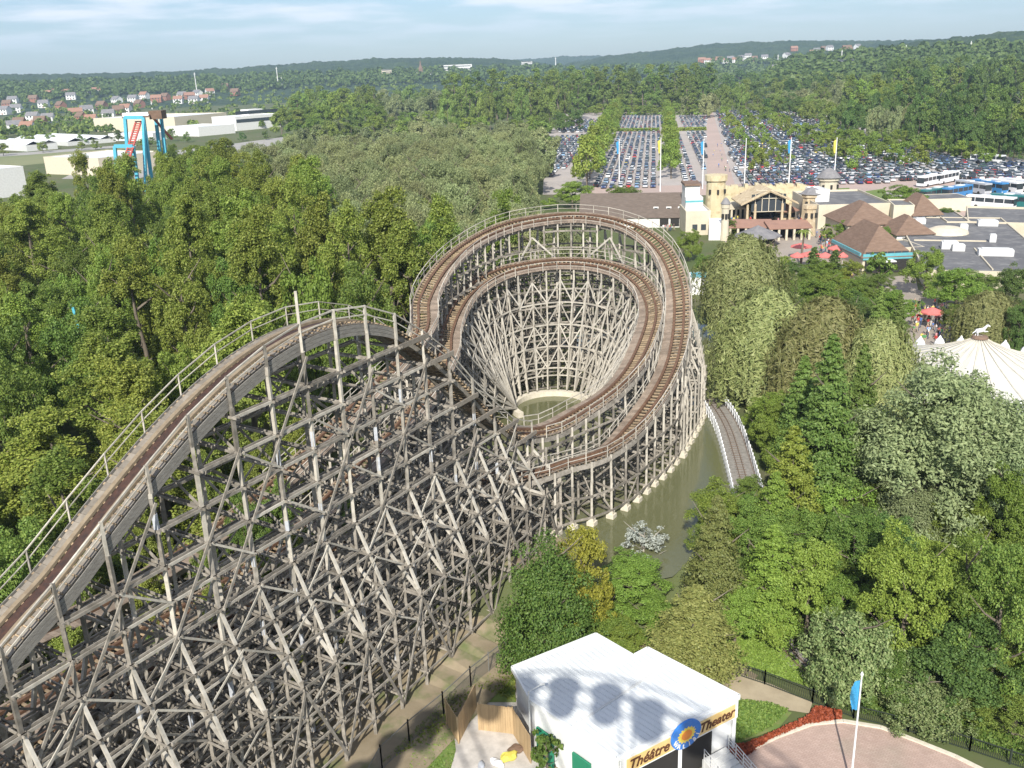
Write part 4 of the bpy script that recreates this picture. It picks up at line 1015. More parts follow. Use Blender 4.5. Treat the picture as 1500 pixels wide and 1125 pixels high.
for area, lst in HOUSES:
    for n_, (px, py, k) in enumerate(lst):
        k = pk[k if k != 3 or n_ % 3 == 0 else 1]; p = land(px, py); sc_ = min(1.4, max(1.1, p.length/1000))
        if area.startswith('right'): p = land(px, py+2); sc_ = 1.1*p.length/1300; sc_ = max(.9, min(1.4, sc_))
        copy = (n_ >= 0); root = empty('house', (0, 0, 0)); r2 = copy_thing(root, HP[k], p, random.uniform(-.6, .6), (sc_,)*3, HN[k]+' in the '+area, 'house', 'houses of the '+area)
        bpy.data.objects.remove(root)
for lst in HP.values():
    for o in lst: bpy.data.objects.remove(o)
# ---- generic building with its front foot on two photo pixels ----
def face_frame(pL, pR, z=0.0):
    a = at(pL[0], pL[1], z); b = at(pR[0], pR[1], z); d = (b-a); W_ = d.length; d.normalize(); n = Vector((-d.y, d.x, 0)); return a, d, n, W_
def building(name, label, cat, pL, pR, ytop, depth, wm, z=0.0, flat=None, roof=None, rise=0, win=None, wh=1.4, ww=1.2, parapet=.4, wmat=None, group=None, xtop=None, shear=0):
    """pL, pR: photo pixels of the left and right foot of the front wall; ytop: photo row of the wall top at the left corner"""
    a, d, n, W_ = face_frame(pL, pR, z); H_ = atY(pL[0], ytop, a.y).z-z
    root = empty(name, (a.x, a.y, z), label, cat, group, math.atan2(d.y, d.x))
    def K(nm, mb, m):
        me_o = mb.build(nm, m); me_o.parent = root; return me_o
    mb = MB(); mb.box((W_/2, depth/2, 0), (W_, depth, H_)); K('wall', mb, wm)
    if flat is not None:
        mb = MB(); mb.box((W_/2, depth/2, H_), (W_-.5, depth-.5, .12)); K('roof', mb, flat)
        if parapet:
            mb = MB()
            for c_, s_ in (((W_/2, .12, H_), (W_+.1, .26, parapet)), ((W_/2, depth-.12, H_), (W_+.1, .26, parapet)), ((.12, depth/2, H_), (.26, depth-.5, parapet)), ((W_-.12, depth/2, H_), (.26, depth-.5, parapet))): mb.box(c_, s_)
            K('parapet', mb, wm)
    if roof is not None and rise:
        mb = MB(); o = .5
        if roof[0] == 'hip':
            e = min(W_, depth)/2; A = [(-o, -o), (W_+o, -o), (W_+o, depth+o), (-o, depth+o)]
            if W_ >= depth: R1, R2 = (e, depth/2), (W_-e, depth/2)
            else: R1, R2 = (W_/2, e), (W_/2, depth-e)
            B_ = [(x, y, H_+.02) for x, y in A]; r1 = (R1[0], R1[1], H_+rise); r2 = (R2[0], R2[1], H_+rise)
            if W_ >= depth: F_ = [[B_[0], B_[1], r2, r1], [B_[1], B_[2], r2], [B_[2], B_[3], r1, r2], [B_[3], B_[0], r1]]
            else: F_ = [[B_[0], B_[1], r1], [B_[1], B_[2], r2, r1], [B_[2], B_[3], r2], [B_[3], B_[0], r1, r2]]
            for f_ in F_: mb.poly(f_)
            mb.poly([(x, y, H_-.12) for x, y in A][::-1])
            for i in range(4): p, q = A[i], A[(i+1) % 4]; mb.quad((p[0], p[1], H_-.12), (q[0], q[1], H_-.12), (q[0], q[1], H_+.02), (p[0], p[1], H_+.02))
            K('roof', mb, roof[1])
        else:
            g_ = gable(MB(), W_, depth, H_, rise); g_.v = [(x+W_/2, y+depth/2, z_) for x, y, z_ in g_.v]; K('roof', g_, roof[1])
            mb = MB()
            for x in (.02, W_-.02): mb.poly([(x, 0, H_), (x, depth, H_), (x, depth/2, H_+rise)])
            K('gable', mb, wm)
    if win:
        for (r0, n_, x0, x1) in win:      # sill height, count, x range as fractions
            for i in range(n_):
                x = W_*(x0+(x1-x0)*(i+.5)/n_); mb = MB(); mb.box((x, -.02, r0), (ww, .12, wh)); K('window', mb, wmat or m_glass)
    return root, W_, H_, K
m_roofw = plain('pale_metal_roof', (.72, .73, .74), rough=.4); m_roofg = noise_mat('grey_flat_roof', (.115, .115, .12), (.16, .158, .16), scale=.15, rough=.9, detail=8, c3=(.21, .205, .2), s2=.5)
m_pale = noise_mat('pale_shed_roof', (.55, .55, .53), (.68, .68, .66), scale=.05, rough=.6)
FARB = [
 ('office_building', 'long white office block with rows of dark windows at the valley edge', (347, 192), (412, 186), 172, 30, m_wallw, [(6, 14, .02, .98), (12, 14, .02, .98)]),
 ('warehouse', 'long cream warehouse with a white roof left of the white office block', (258, 192), (334, 184), 172, 90, m_wallc, None),
 ('warehouse', 'low white shed in front of the white office block', (292, 200), (345, 195), 187, 40, m_wallw, None),
 ('warehouse', 'low pale shed beside the top of the blue and red ride', (225, 206), (250, 203), 196, 40, m_wallw, None),
 ('greenhouse', 'row of long pale greenhouses in the valley', (100, 214), (170, 208), 209, 90, m_pale, None),
 ('greenhouse', 'small pale greenhouse left of the long row', (40, 222), (85, 218), 214, 60, m_pale, None),
 ('warehouse', 'cream hall standing behind the blue and red ride', (148, 258), (238, 246), 233, 40, m_wallc, None),
 ('warehouse', 'white hall with a flat roof at the left edge behind the trees', (-40, 296), (42, 285), 254, 45, m_wallw, None),
]
for nm, lb, a, b, yt, dp, wm, wn in FARB:
    big = nm == 'office_building'
    r_, W_, H_, K = building(nm, lb, 'building', a, b, yt, dp, wm, flat=m_roofw, parapet=.5, win=wn, ww=3.2 if big else 1.2, wh=2.6 if big else 1.4)
    if big: mb = MB(); mb.box((W_*.55, 10, H_), (14, 10, 5)); K('stair_tower', mb, m_wallw)
    if nm == 'greenhouse':
        mb = MB(); nb = int(W_/9)
        for i in range(nb):
            x = (i+.5)*W_/nb; w_ = W_/nb; mb.poly([(x-w_/2, 0, H_+.6), (x, 0, H_+2.6), (x, dp, H_+2.6), (x-w_/2, dp, H_+.6)]); mb.poly([(x, 0, H_+2.6), (x+w_/2, 0, H_+.6), (x+w_/2, dp, H_+.6), (x, dp, H_+2.6)])
        K('glazed_ridge', mb, m_roofw)
def far_block(name, label, px, ybase, ytop, wpx, D, depth, mat, rows=0):
    q_ = land(px, ybase); D = math.hypot(q_.x, q_.y); r_ = ray(px, ybase); hd = math.hypot(r_.x, r_.y); x, y = r_.x/hd*D, r_.y/hd*D; zb = CAMH+r_.z/hd*D; zt = CAMH+ray(px, ytop).z/hd*D; W_ = wpx/FPX*D*.96
    root = empty(name, (x, y, zb), label, 'building', rz=-math.atan2(x, y)); zt -= zb; zb = 0
    mb = MB(); mb.box((0, 0, 0), (W_, depth, zt)); o = mb.build('wall', mat); o.parent = root
    mb = MB(); mb.box((0, 0, zt), (W_-1, depth-1, .6)); o = mb.build('roof', m_slate); o.parent = root
    for i in range(rows):
        mb = MB(); mb.box((0, -depth/2-.05, max(1, zb)+2+(zt-max(1, zb))*(i/rows)), (W_*.92, .3, 1.6)); o = mb.build('window_band', m_glass); o.parent = root
    return root, zt, W_
far_block('factory_building', 'broad grey factory block in the far valley under the hill', 567, 114, 102, 14, 1900, 30, m_wallc, 4)
far_block('factory_building', 'long pale factory hall in the far valley under the hill', 668, 104, 95, 46, 2100, 40, m_pale, 2)
far_block('tower_block', 'white tower block standing out before the far hill', 772, 99, 90, 15, 2300, 30, m_wallw, 4)
far_block('town_hall', 'small white block beside the church spire', 634, 113, 107, 7, 1800, 20, m_wallw, 2)
far_block('glasshouse', 'pale domed glasshouse on the right hillside', 1240, 97, 88, 36, 1150, 50, m_pale, 2)
far_block('glasshouse', 'smaller pale glasshouse left of the domed one', 1188, 99, 91, 28, 1250, 50, m_pale, 2)
r_, zt, W_ = far_block('church', 'far church with a pointed dark spire in the valley town', 617, 114, 106, 12, 1800, 22, m_wallw, 1)
mb = MB(); mb.box((0, -5, zt), (8, 8, 7)); mb.lathe((0, -5, zt+7), [(5, 0), (2.2, 6), (.1, 17)], 8); o = mb.build('spire', m_brownroof); o.parent = r_
for i, (px, yb, yt, D) in enumerate([(289, 138, 106, 1100), (408, 128, 98, 1500), (223, 160, 148, 800), (413, 124, 113, 1500), (1139, 98, 80, 1400), (1232, 96, 73, 1200), (1326, 84, 66, 1500), (1421, 78, 60, 1500), (814, 96, 84, 2600)]):
    a = ray(px, yb); hd = math.hypot(a.x, a.y); p = land(px, yb); D = math.hypot(p.x, p.y); zt = CAMH+ray(px, yt).z/hd*D
    mb = MB(); w_ = D/1400; mb.tube(p, (p.x, p.y, zt), .75*w_, .4*w_, 6); mb.box((p.x, p.y, zt-3), (2.4*w_, .8, .6)); tag(mb.build('antenna_mast', m_wallw), 'thin pale mast rising from the distant trees', 'mast', 'masts in the distance')
# ---- fields, roads of the valley ----
m_field = noise_mat('pale_field', (.17, .20, .09), (.23, .23, .12), scale=.01, rough=1, detail=6); m_road = noise_mat('far_road', (.30, .29, .27), (.36, .34, .31), scale=.05, rough=1)
sheet('field', [(-60, 252), (135, 232), (190, 216), (40, 226), (-60, 232)], .05, m_field)
sheet('field', [(150, 232), (330, 212), (420, 200), (420, 208), (200, 262), (90, 262)], .06, m_road)
sheet('road', [(-60, 233), (40, 227), (200, 214), (200, 211), (40, 223), (-60, 228)], .09, m_road)
# ================================================================== car park
m_lot = noise_mat('car_park_surface', (.42, .375, .345), (.34, .31, .285), scale=.05, rough=1, detail=9, c3=(.43, .38, .34), s2=.3)
m_aven = noise_mat('pink_avenue', (.44, .335, .29), (.38, .30, .26), scale=.05, rough=1, detail=9)
LAZ = RAD(9); lu = Vector((math.cos(LAZ), -math.sin(LAZ), 0)); lw = Vector((math.sin(LAZ), math.cos(LAZ), 0))
sheet('car_park', [(795, 285), (800, 200), (815, 165), (1230, 163), (1330, 200), (1520, 238), (1520, 345), (1400, 300), (1190, 285)], .04, m_lot)
sheet('avenue', [(1036, 282), (1080, 282), (1044, 164), (1035, 164)], .08, m_aven)
sheet('service_road', [(860, 290), (1340, 279), (1350, 264), (868, 274)], .085, m_aven)
sheet('coach_park', [(1340, 262), (1520, 262), (1520, 345), (1380, 320)], .085, m_aven)
sheet('lawn', [(1262, 296), (1302, 294), (1296, 276), (1268, 280)], .13, m_grass)
sheet('lawn', [(1040, 281), (1088, 280), (1088, 273), (1040, 274)], .13, m_grass)
sheet('lawn', [(1220, 284), (1246, 282), (1244, 275), (1222, 276)], .13, m_grass)
BLK = {'left of the first tree row': [(800, 262), (842, 240), (893, 197), (800, 203)], 'between the two tree rows': [(868, 277), (966, 276), (966, 194), (904, 195)], 'far end between the two tree rows': [(904, 192), (969, 191), (971, 171), (909, 171)],
       'left side of the avenue': [(1003, 275), (1034, 274), (1034, 194), (988, 195)], 'far end left side of the avenue': [(986, 191), (1034, 190), (1035, 172), (984, 172)], 'small far corner behind the grey willows': [(815, 195), (860, 194), (886, 176), (830, 178)],
       'right side of the avenue': [(1084, 276), (1048, 164), (1190, 164), (1262, 198), (1345, 226), (1505, 243), (1505, 262), (1340, 266), (1200, 275)]}
CARC = {'white': (.75, .75, .74), 'silver': (.48, .49, .51), 'grey': (.20, .21, .22), 'black': (.03, .03, .035), 'dark blue': (.035, .06, .16), 'red': (.40, .03, .03), 'light blue': (.22, .36, .52), 'dark green': (.04, .10, .06), 'yellow': (.7, .55, .08)}
m_tyre = plain('tyre_rubber', (.03, .03, .03), rough=.9); m_cglass = plain('car_glass', (.035, .045, .055), rough=.08, spec=.7); m_lamp = plain('lamp_glass', (.6, .6, .58), rough=.2); m_plate = plain('tail_lamp_red', (.45, .03, .02), rough=.3)
def car_mb(Lc=4.2, wagon=0):
    mb = MB(); W_ = .86; zs = .28
    prof = [(-Lc/2, .45, .72), (-Lc/2+.12, .28, .86), (-1.0, .28, .95), (.9, .28, .98), (Lc/2-.08, .28, .92), (Lc/2, .45, .80)]
    n0 = len(mb.v)
    for y, z0, z1 in prof:
        tp = .93 if abs(y) > Lc/2-.15 else 1
        for x, z in ((-W_*tp, z0), (W_*tp, z0), (W_*tp, (z0+z1)/2+.1), (W_*tp*.94, z1), (-W_*tp*.94, z1), (-W_*tp, (z0+z1)/2+.1)): mb.v.append((x, y, z))
    k = 6
    for i in range(len(prof)-1):
        for j in range(k): a = n0+i*k+j; b = n0+i*k+(j+1) % k; mb.f.append((a, b, b+k, a+k)); mb.m.append(0)
    mb.f.append(tuple(n0+i for i in range(k-1, -1, -1))); mb.m.append(0); mb.f.append(tuple(n0+(len(prof)-1)*k+i for i in range(k))); mb.m.append(0)
    yb = Lc/2-.15 if wagon else Lc/2-.35
    lo = [(-.78, -1.05, .94), (.78, -1.05, .94), (.78, yb, .96), (-.78, yb, .96)]; hi = [(-.62, -.35, 1.42), (.62, -.35, 1.42), (.62, yb-(.25 if wagon else .75), 1.43), (-.62, yb-(.25 if wagon else .75), 1.43)]
    mb.hexa(lo+hi, 1); mb.hexa([(x*1.0, y+.02*(1 if y > 0 else -1), z-.0) for x, y, z in hi]+[(x*.93, y*.96, z+.07) for x, y, z in hi], 0)
    for sx in (-1, 1):
        for y in (-Lc/2+.75, Lc/2-.8): mb.tube((sx*.68, y, .31), (sx*.9, y, .31), .31, n=8, m=2)
        mb.box((sx*.62, -Lc/2+.02, .6), (.3, .1, .14), 0, 3); mb.box((sx*.66, Lc/2-.01, .68), (.22, .1, .2), 0, 4)
        mb.box((sx*.93, -.75, .95), (.14, .12, .1), 0, 0)
    return mb
CARM = {}
m_paints = {}
for c, col in CARC.items():
    pm = plain(c.replace(' ', '_')+'_car_paint', col, rough=.25, spec=.6); m_paints[c] = pm
    for wg in (0, 1):
        mb = car_mb(4.1+.35*wg, wg); me = bpy.data.meshes.new('parked_car'); me.from_pydata(mb.v, [], mb.f)
        for m_ in (pm, m_cglass, m_tyre, m_lamp, m_plate): me.materials.append(m_)
        me.polygons.foreach_set('material_index', mb.m); me.update(); CARM[(c, wg)] = me
O_ = at(1034, 282, 0); spots = []
def in_block(px, py):
    for k, P in BLK.items():
        if inpoly(px, py, P): return k
    return None
cw = ['white']*4+['silver']*8+['grey']*6+['black']*6+['dark blue']*5+['red']*2+['light blue']*2+['dark green']*1
for j in range(-4, 84):
    for half, off in ((0, 0), (1, 5.1)):
        for i in range(-160, 150):
            p = O_+lu*(i*2.75+(0 if abs(i) % 23 else .6))+lw*(j*12.9+off+2)
            if p.y < 200: continue
            px, py = proj(p.x, p.y, 0)
            if not (780 < px < 1515 and 160 < py < 285): continue
            b = in_block(px, py)
            if b and random.random() > .06 and not (i % 29 == 0): spots.append((dist(p), p, half, b))
spots.sort(key=lambda t: t[0])
rest = {c: [] for c in CARC}
for n_, (d_, p, half, b) in enumerate(spots):
    c = random.choice(cw) if random.random() > .012 else 'yellow'; wg = int(random.random() < .35)
    rz = -LAZ+(math.pi if (half ^ int(random.random() < .2)) else 0)+random.uniform(-.04, .04); p = p+lw*random.uniform(-.35, .35)+lu*random.uniform(-.12, .12)
    if n_ < 300:
        o = link_mesh('parked_car', CARM[(c, wg)]); o.location = (p.x, p.y, .09); o.rotation_euler = (0, 0, rz)
        tag(o, c+' '+('estate' if wg else 'small')+' car in the car park block '+b, 'car', 'cars parked in the big car park')
    else: rest[c].append((p, rz, wg))
V = []; F4 = []; MI = []; nv = 0; mats = [m_paints[c] for c in CARC]+[m_cglass, m_tyre]
lowb = MB(); y2 = 2.1
for ci, c in enumerate(CARC):
    for p, rz, wg in rest[c]:
        ca, sa = math.cos(rz), math.sin(rz)
        def T(pts): return [(p.x+x*ca-y*sa, p.y+x*sa+y*ca, z+.06) for x, y, z in pts]
        lowb.hexa(T([(-.84, -y2, .25), (.84, -y2, .25), (.84, y2, .25), (-.84, y2, .25), (-.8, -y2+.1, .8), (.8, -y2+.1, .8), (.8, y2-.05, .9), (-.8, y2-.05, .9)]), ci)
        lowb.hexa(T([(-.78, -1.0, .86), (.78, -1.0, .86), (.78, y2-.3, .9), (-.78, y2-.3, .9), (-.62, -.35, 1.4), (.62, -.35, 1.4), (.62, y2-.9, 1.4), (-.62, y2-.9, 1.4)]), len(CARC))
        lowb.hexa(T([(-.62, -.36, 1.4), (.62, -.36, 1.4), (.62, y2-.88, 1.4), (-.62, y2-.88, 1.4), (-.58, -.3, 1.46), (.58, -.3, 1.46), (.58, y2-.95, 1.46), (-.58, y2-.95, 1.46)]), ci)
        lowb.hexa(T([(-.8, -1.6, 0), (.8, -1.6, 0), (.8, 1.6, 0), (-.8, 1.6, 0), (-.8, -1.6, .26), (.8, -1.6, .26), (.8, 1.6, .26), (-.8, 1.6, .26)]), len(CARC)+1)
o = lowb.build('far_parked_cars', mats); tag(o, 'rows of many far parked cars filling the rest of the car park', 'parked cars'); o['kind'] = 'stuff'
# trees lining the car park
def tree_line(p0, p1, n, h0, h1, w0, w1, label, key='lot', group='trimmed trees in the car park'):
    a, b = at(*p0), at(*p1)
    for i in range(n):
        f = i/(n-1); q = a.lerp(b, f)+lu*random.uniform(-.8, .8); tree(key, q.x, q.y, (h0+(h1-h0)*f)*random.uniform(.88, 1.12), (w0+(w1-w0)*f)*random.uniform(.9, 1.1), label, group)
tree_line((857, 280), (906, 166), 30, 15, 12, 5.2, 4.2, 'trimmed tree in the left row crossing the car park')
tree_line((986, 262), (976, 160), 30, 12, 11, 3.8, 3.4, 'trimmed tree in the middle row crossing the car park')
tree_line((1113, 258), (1060, 172), 10, 8, 8, 3.6, 3.2, 'trimmed tree in the short row right of the avenue')
tree_line((1146, 245), (1085, 170), 10, 7, 8, 3.4, 3.2, 'trimmed tree in the second row right of the avenue')
tree_line((1250, 250), (1115, 175), 16, 8, 8, 4.2, 3.6, 'trimmed tree in the long slanting row of the right car park')
tree_line((1345, 252), (1200, 205), 12, 8, 8, 4.2, 3.6, 'trimmed tree in the outer slanting row of the right car park')
tree_line((1440, 242), (1290, 208), 12, 7, 7, 3.6, 3.2, 'trimmed tree along the outer edge of the right car park')
for a_, b_, lab in (((868, 193), (966, 192), 'clipped hedge strip crossing the car park between the tree rows'), ((986, 192), (1034, 191), 'clipped hedge strip left of the avenue'), ((905, 169), (1036, 168), 'long clipped hedge closing the far end of the car park')):
    a, b = at(*a_), at(*b_); n = 400; t_ = rng.uniform(0, 1, n*3); C = np.stack([a.x+(b.x-a.x)*t_, a.y+(b.y-a.y)*t_+rng.normal(0, .8, n*3), rng.uniform(.2, 1.9, n*3)], axis=1)
    V_, Q_ = leaves(C, np.tile([0, -.6, .8], (n*3, 1)), .9, 1.2, .5); o = link_mesh('hedge', np_mesh('hedge', V_, Q_, [LEAF['lime']])); tag(o, lab, 'hedge')
# ================================================================== coaches
m_cw = plain('white_coach_paint', (.76, .77, .78), rough=.3); m_cb = plain('blue_coach_paint', (.05, .22, .48), rough=.3); m_cd = plain('teal_coach_paint', (.03, .16, .16), rough=.3); m_cs = plain('silver_coach_paint', (.42, .44, .47), rough=.3)
def coach(pm, loc, rz, label):
    r = empty('coach', loc, label, 'coach', 'coaches parked beside the car park', rz)
    def K(nm, mb, m): o = mb.build(nm, m); o.parent = r; return o
    mb = MB(); mb.box((0, 0, .4), (2.5, 12, 1.35)); mb.box((0, 0, 2.85), (2.46, 11.9, .45)); mb.box((0, 5.85, 1.75), (2.5, .3, 1.1))
    for y in (-3.6, -1.2, 1.2, 3.6):
        for s_ in (-1, 1): mb.box((s_*1.2, y, 1.75), (.08, .14, 1.1))
    K('body', mb, pm); mb = MB(); mb.box((0, .1, 1.75), (2.38, 11.5, 1.1)); K('side_windows', mb, m_cglass)
    mb = MB(); mb.box((0, -5.92, 1.2), (2.3, .2, 1.7)); K('windscreen', mb, m_cglass)
    for s_ in (-1, 1):
        for y in (-3.7, 3.2): mb = MB(); mb.tube((s_*.95, y, .5), (s_*1.27, y, .5), .5, n=12); K('wheel', mb, m_tyre)
        mb = MB(); mb.box((s_*.9, -6.04, .6), (.4, .08, .22)); K('headlight', mb, m_lamp)
        mb = MB(); mb.box((s_*1.4, -6.1, 2.0), (.12, .2, .5)); K('mirror', mb, m_tyre)
    mb = MB(); mb.box((0, 1.5, 3.3), (1.6, 2.2, .22)); mb.box((0, -3, 3.3), (1.2, 1.0, .14)); K('roof_unit', mb, m_cw)
    return r
CO = [(m_cw, 1362, 272, -.9, 'white coach furthest left in the back row beside the car park'), (m_cw, 1385, 268, -.9, 'white coach with dark windows second in the back row'), (m_cd, 1368, 293, -1.0, 'dark teal coach with a white roof beside the round bright tree'), (m_cb, 1400, 290, -1.0, 'bright blue coach beside the dark teal coach'),
      (m_cs, 1424, 283, .28, 'silver coach seen from the front left of the blue one'), (m_cb, 1448, 282, .28, 'dark blue coach in the middle of the upright row'), (m_cw, 1469, 281, .28, 'white coach between the blue coach and the right edge'), (m_cw, 1492, 280, .28, 'white coach at the end of the upright row'),
      (m_cw, 1450, 306, .75, 'white coach in the front row behind the flat black roof'), (m_cd, 1485, 304, .75, 'dark coach in the front row next to the white one'), (m_cw, 1446, 240, .6, 'white coach alone behind the last row of cars'), (m_cs, 1510, 303, .75, 'silver coach cut by the right edge of the picture')]
for pm, px, py, rz, lb in CO: p = at(px, py, 0); coach(pm, (p.x, p.y, .1), rz, lb)
# ================================================================== entrance buildings
m_adobe = noise_mat('yellow_ochre_render', (.52, .44, .27), (.62, .55, .37), scale=.35, rough=1, detail=9, c3=(.42, .33, .19), s2=.7)
m_stone = noise_mat('tan_stone', (.52, .42, .28), (.42, .33, .21), scale=.6, rough=1, detail=8, c3=(.62, .53, .38), s2=1.4)
m_beige = noise_mat('beige_wall', (.60, .54, .42), (.52, .46, .35), scale=.3, rough=.95, detail=8)
m_brown = m_brownroof; m_dbrown = noise_mat('dark_brown_roof', (.115, .09, .075), (.15, .12, .10), scale=.8, rough=.9, stretch=(1, 1, 5)); m_dark = plain('dark_interior', (.03, .028, .026), rough=.9); m_teal = plain('teal_shopfront', (.12, .38, .42), rough=.5); m_timber = noise_mat('dark_timber', (.14, .09, .06), (.20, .13, .09), scale=1, rough=.8)
m_redroof = noise_mat('dusty_red_roof', (.33, .19, .14), (.27, .16, .12), scale=.5, rough=.9)
B = building
r_, W_, H_, K = B('long_house', 'long low house with a brown roof and three small dormer windows behind the high bend', 'building', (850, 334), (1004, 333), 318, 9, m_wallw, roof=('gable', m_dbrown), rise=5.2)
for f in (.72, .84, .95):
    mb = MB(); mb.box((W_*f, 2.2, H_+.9), (1.3, 1.6, 1.3)); K('dormer', mb, m_wallw); mb = MB(); mb.box((W_*f, 1.38, H_+1.15), (.8, .1, .8)); K('window', mb, m_glass)
for f in (.8, .9): mb = MB(); mb.box((W_*f, -.05, .3), (2.2, .12, 2.4)); K('door', mb, m_dark)
r_, W_, H_, K = B('stepped_white_house', 'white stepped house with flat roofs left of the ochre gate', 'building', (1004, 345), (1040, 344), 312, 12, m_beige, flat=m_roofw, win=[(1.2, 2, .2, .9)])
mb = MB(); mb.box((W_*.4, 7, H_), (W_*.7, 8, 3.2)); mb.box((W_*.35, 7.5, H_+3.2), (W_*.6, 6, 2.6)); K('upper_storey', mb, m_wallw); mb = MB(); mb.box((W_*.4, 3.2, H_+2.0), (W_*.72, .5, .5)); K('blue_band', mb, m_teal); mb = MB(); mb.box((W_*.35, 7.5, H_+5.8), (W_*.68, 7, .5)); K('roof', mb, m_brown)
B('low_white_annex', 'low white annex right below the stepped white house', 'building', (1038, 352), (1062, 352), 330, 8, m_wallw, flat=m_roofw)
r_, W_, H_, K = B('garden_wall', 'rough ochre wall running behind the entrance gate', 'wall', (1055, 305), (1186, 303), 277, 3, m_adobe)
mb = MB(); rr_ = random.Random(3)
for i in range(26): mb.box((W_*(i+.5)/26, 1.5, H_), (W_/26*1.02, 3, rr_.uniform(.1, 1.3)))
K('rough_top', mb, m_adobe)
def tower(name, label, px, yb, yt, rad, mat, cap=None, capm=None, n=14, bands=True):
    p = at(px, yb, 0); h = atY(px, yt, p.y).z; r = empty(name, (p.x, p.y, 0), label, 'tower')
    def K(nm, mb, m): o = mb.build(nm, m); o.parent = r; return o
    mb = MB(); mb.lathe((0, 0, 0), [(rad*1.12, 0), (rad, h*.3), (rad*.95, h*.86), (rad*1.12, h*.88), (rad*1.12, h), (0, h)], n); K('wall', mb, mat)
    if cap: mb = MB(); mb.lathe((0, 0, h), [(rad*1.3, -.1), (rad*1.2, .1), (rad*.7, cap*.6), (.05, cap)], n); K('roof', mb, capm)
    for i in range(3):
        a = -math.pi/2+(i-1)*.8; mb = MB(); mb.box((math.cos(a)*rad*.98, math.sin(a)*rad*.98, h*.6), (.7, .5, 1.1), a); K('window', mb, m_dark)
    return r
tower('stone_tower', 'thick round ochre stone tower at the left end of the entrance wall', 1047, 322, 256, 2.6, m_adobe)
tower('slender_tower', 'slender cream round pillar in front of the entrance court', 1061, 352, 298, .9, m_beige, 1.4, m_slate)
tower('white_tower', 'cream round tower with a dark domed cap right of the gate', 1211, 300, 259, 2.7, m_beige, 2.6, m_slate)
tower('castle_tower', 'square looking stone turret with a dark cap at the right side of the entrance court', 1186, 326, 283, 2.2, m_stone, 1.6, m_slate, 8)
tower('arcade_tower', 'small stone turret with arched windows below the dark capped turret', 1184, 345, 300, 1.5, m_stone, n=8)
mb = MB(); p = at(1203, 322, 0)
r_, W_, H_, K = B('turret_house', 'pale blue grey box house between the two turrets', 'building', (1192, 328), (1212, 327), 281, 7, m_wallw, flat=m_roofw)
# glass gabled gate
a, d, n, W_ = face_frame((1092, 330), (1158, 328)); h1 = 6.5; h2 = atY(1125, 279, a.y).z
g_ = empty('entrance_gate', (a.x, a.y, 0), 'entrance pavilion with a steep glazed gable and dark interior', 'gate', rz=math.atan2(d.y, d.x))
def K(nm, mb, m): o = mb.build(nm, m); o.parent = g_; return o
mb = MB(); mb.poly([(W_*.12, .6, h1*.5), (W_*.88, .6, h1*.5), (W_*.88, .6, h1+1), (W_/2, .6, h2-.6), (W_*.12, .6, h1+1)]); K('gable_glazing', mb, m_glass)
mb = MB()
for s_, x0 in ((1, 0), (-1, W_)):
    A_ = (x0-s_*1.2, -.6, h1-1.2); B_ = (W_/2, -.6, h2)
    mb.beam(A_, B_, .5, .5); mb.beam((A_[0], 12, A_[2]), (B_[0], 12, B_[2]), .5, .5)
mb.hexa([(-1.5, -1, h1-1.5), (W_/2, -1, h2), (W_/2, 12, h2), (-1.5, 12, h1-1.5), (-1.5, -1, h1-1.2), (W_/2, -1, h2+.3), (W_/2, 12, h2+.3), (-1.5, 12, h1-1.2)])
mb.hexa([(W_/2, -1, h2), (W_+1.5, -1, h1-1.5), (W_+1.5, 12, h1-1.5), (W_/2, 12, h2), (W_/2, -1, h2+.3), (W_+1.5, -1, h1-1.2), (W_+1.5, 12, h1-1.2), (W_/2, 12, h2+.3)]); K('roof', mb, m_stone)
mb = MB()
for f in (.2, .35, .5, .65, .8): mb.beam((W_*f, .3, h1*.5), (W_*f, .3, h1+1+(h2-h1-1.6)*(1-abs(f-.5)*2)), .16, .16)
for z in (h1*.5, h1, h1+2): mb.beam((W_*.12+z*.12, .3, z), (W_*.88-z*.12, .3, z), .16, .16)
K('timber_frame', mb, m_beige)
for f in (.03, .2, .8, .97): mb = MB(); mb.tube((W_*f, 0, 0), (W_*f, 0, h1*.8), .35, .3, 8); K('column', mb, m_stone)
mb = MB(); mb.box((W_/2, 11, 0), (W_*.9, .4, h1)); K('rear_wall', mb, m_dark)
# court arcades in front
for nm, lb, pL, pR, yt, dp, rf in (('arcade', 'long brown roofed arcade on columns left in the entrance court', (1068, 350), (1128, 350), 334, 5, m_redroof), ('arcade', 'brown roofed arcade on columns right in the entrance court', (1128, 353), (1186, 351), 336, 5, m_redroof), ('pergola', 'pale flat canopy behind the brown arcades', (1064, 322), (1098, 321), 307, 6, m_beige)):
    a, d, n, W_ = face_frame(pL, pR); h = atY(pL[0], yt, a.y).z; r = empty(nm, (a.x, a.y, 0), lb, 'arcade', rz=math.atan2(d.y, d.x))
    mb = MB(); mb.hexa([(-.4, -.4, h), (W_+.4, -.4, h), (W_+.4, dp, h+1.0), (-.4, dp, h+1.0), (-.4, -.4, h+.25), (W_+.4, -.4, h+.25), (W_+.4, dp, h+1.25), (-.4, dp, h+1.25)]); o = mb.build('roof', rf); o.parent = r
    for i in range(6): mb = MB(); mb.box((W_*(i+.1)/5.2, 0, 0), (.5, .5, h)); o = mb.build('column', m_beige); o.parent = r
    mb = MB(); mb.box((W_/2, dp, 0), (W_, .3, h)); o = mb.build('rear_wall', m_beige); o.parent = r
    mb = MB(); mb.box((W_/2, dp-.2, .1), (W_*.8, .3, 2.3)); o = mb.build('dark_opening', m_dark); o.parent = r
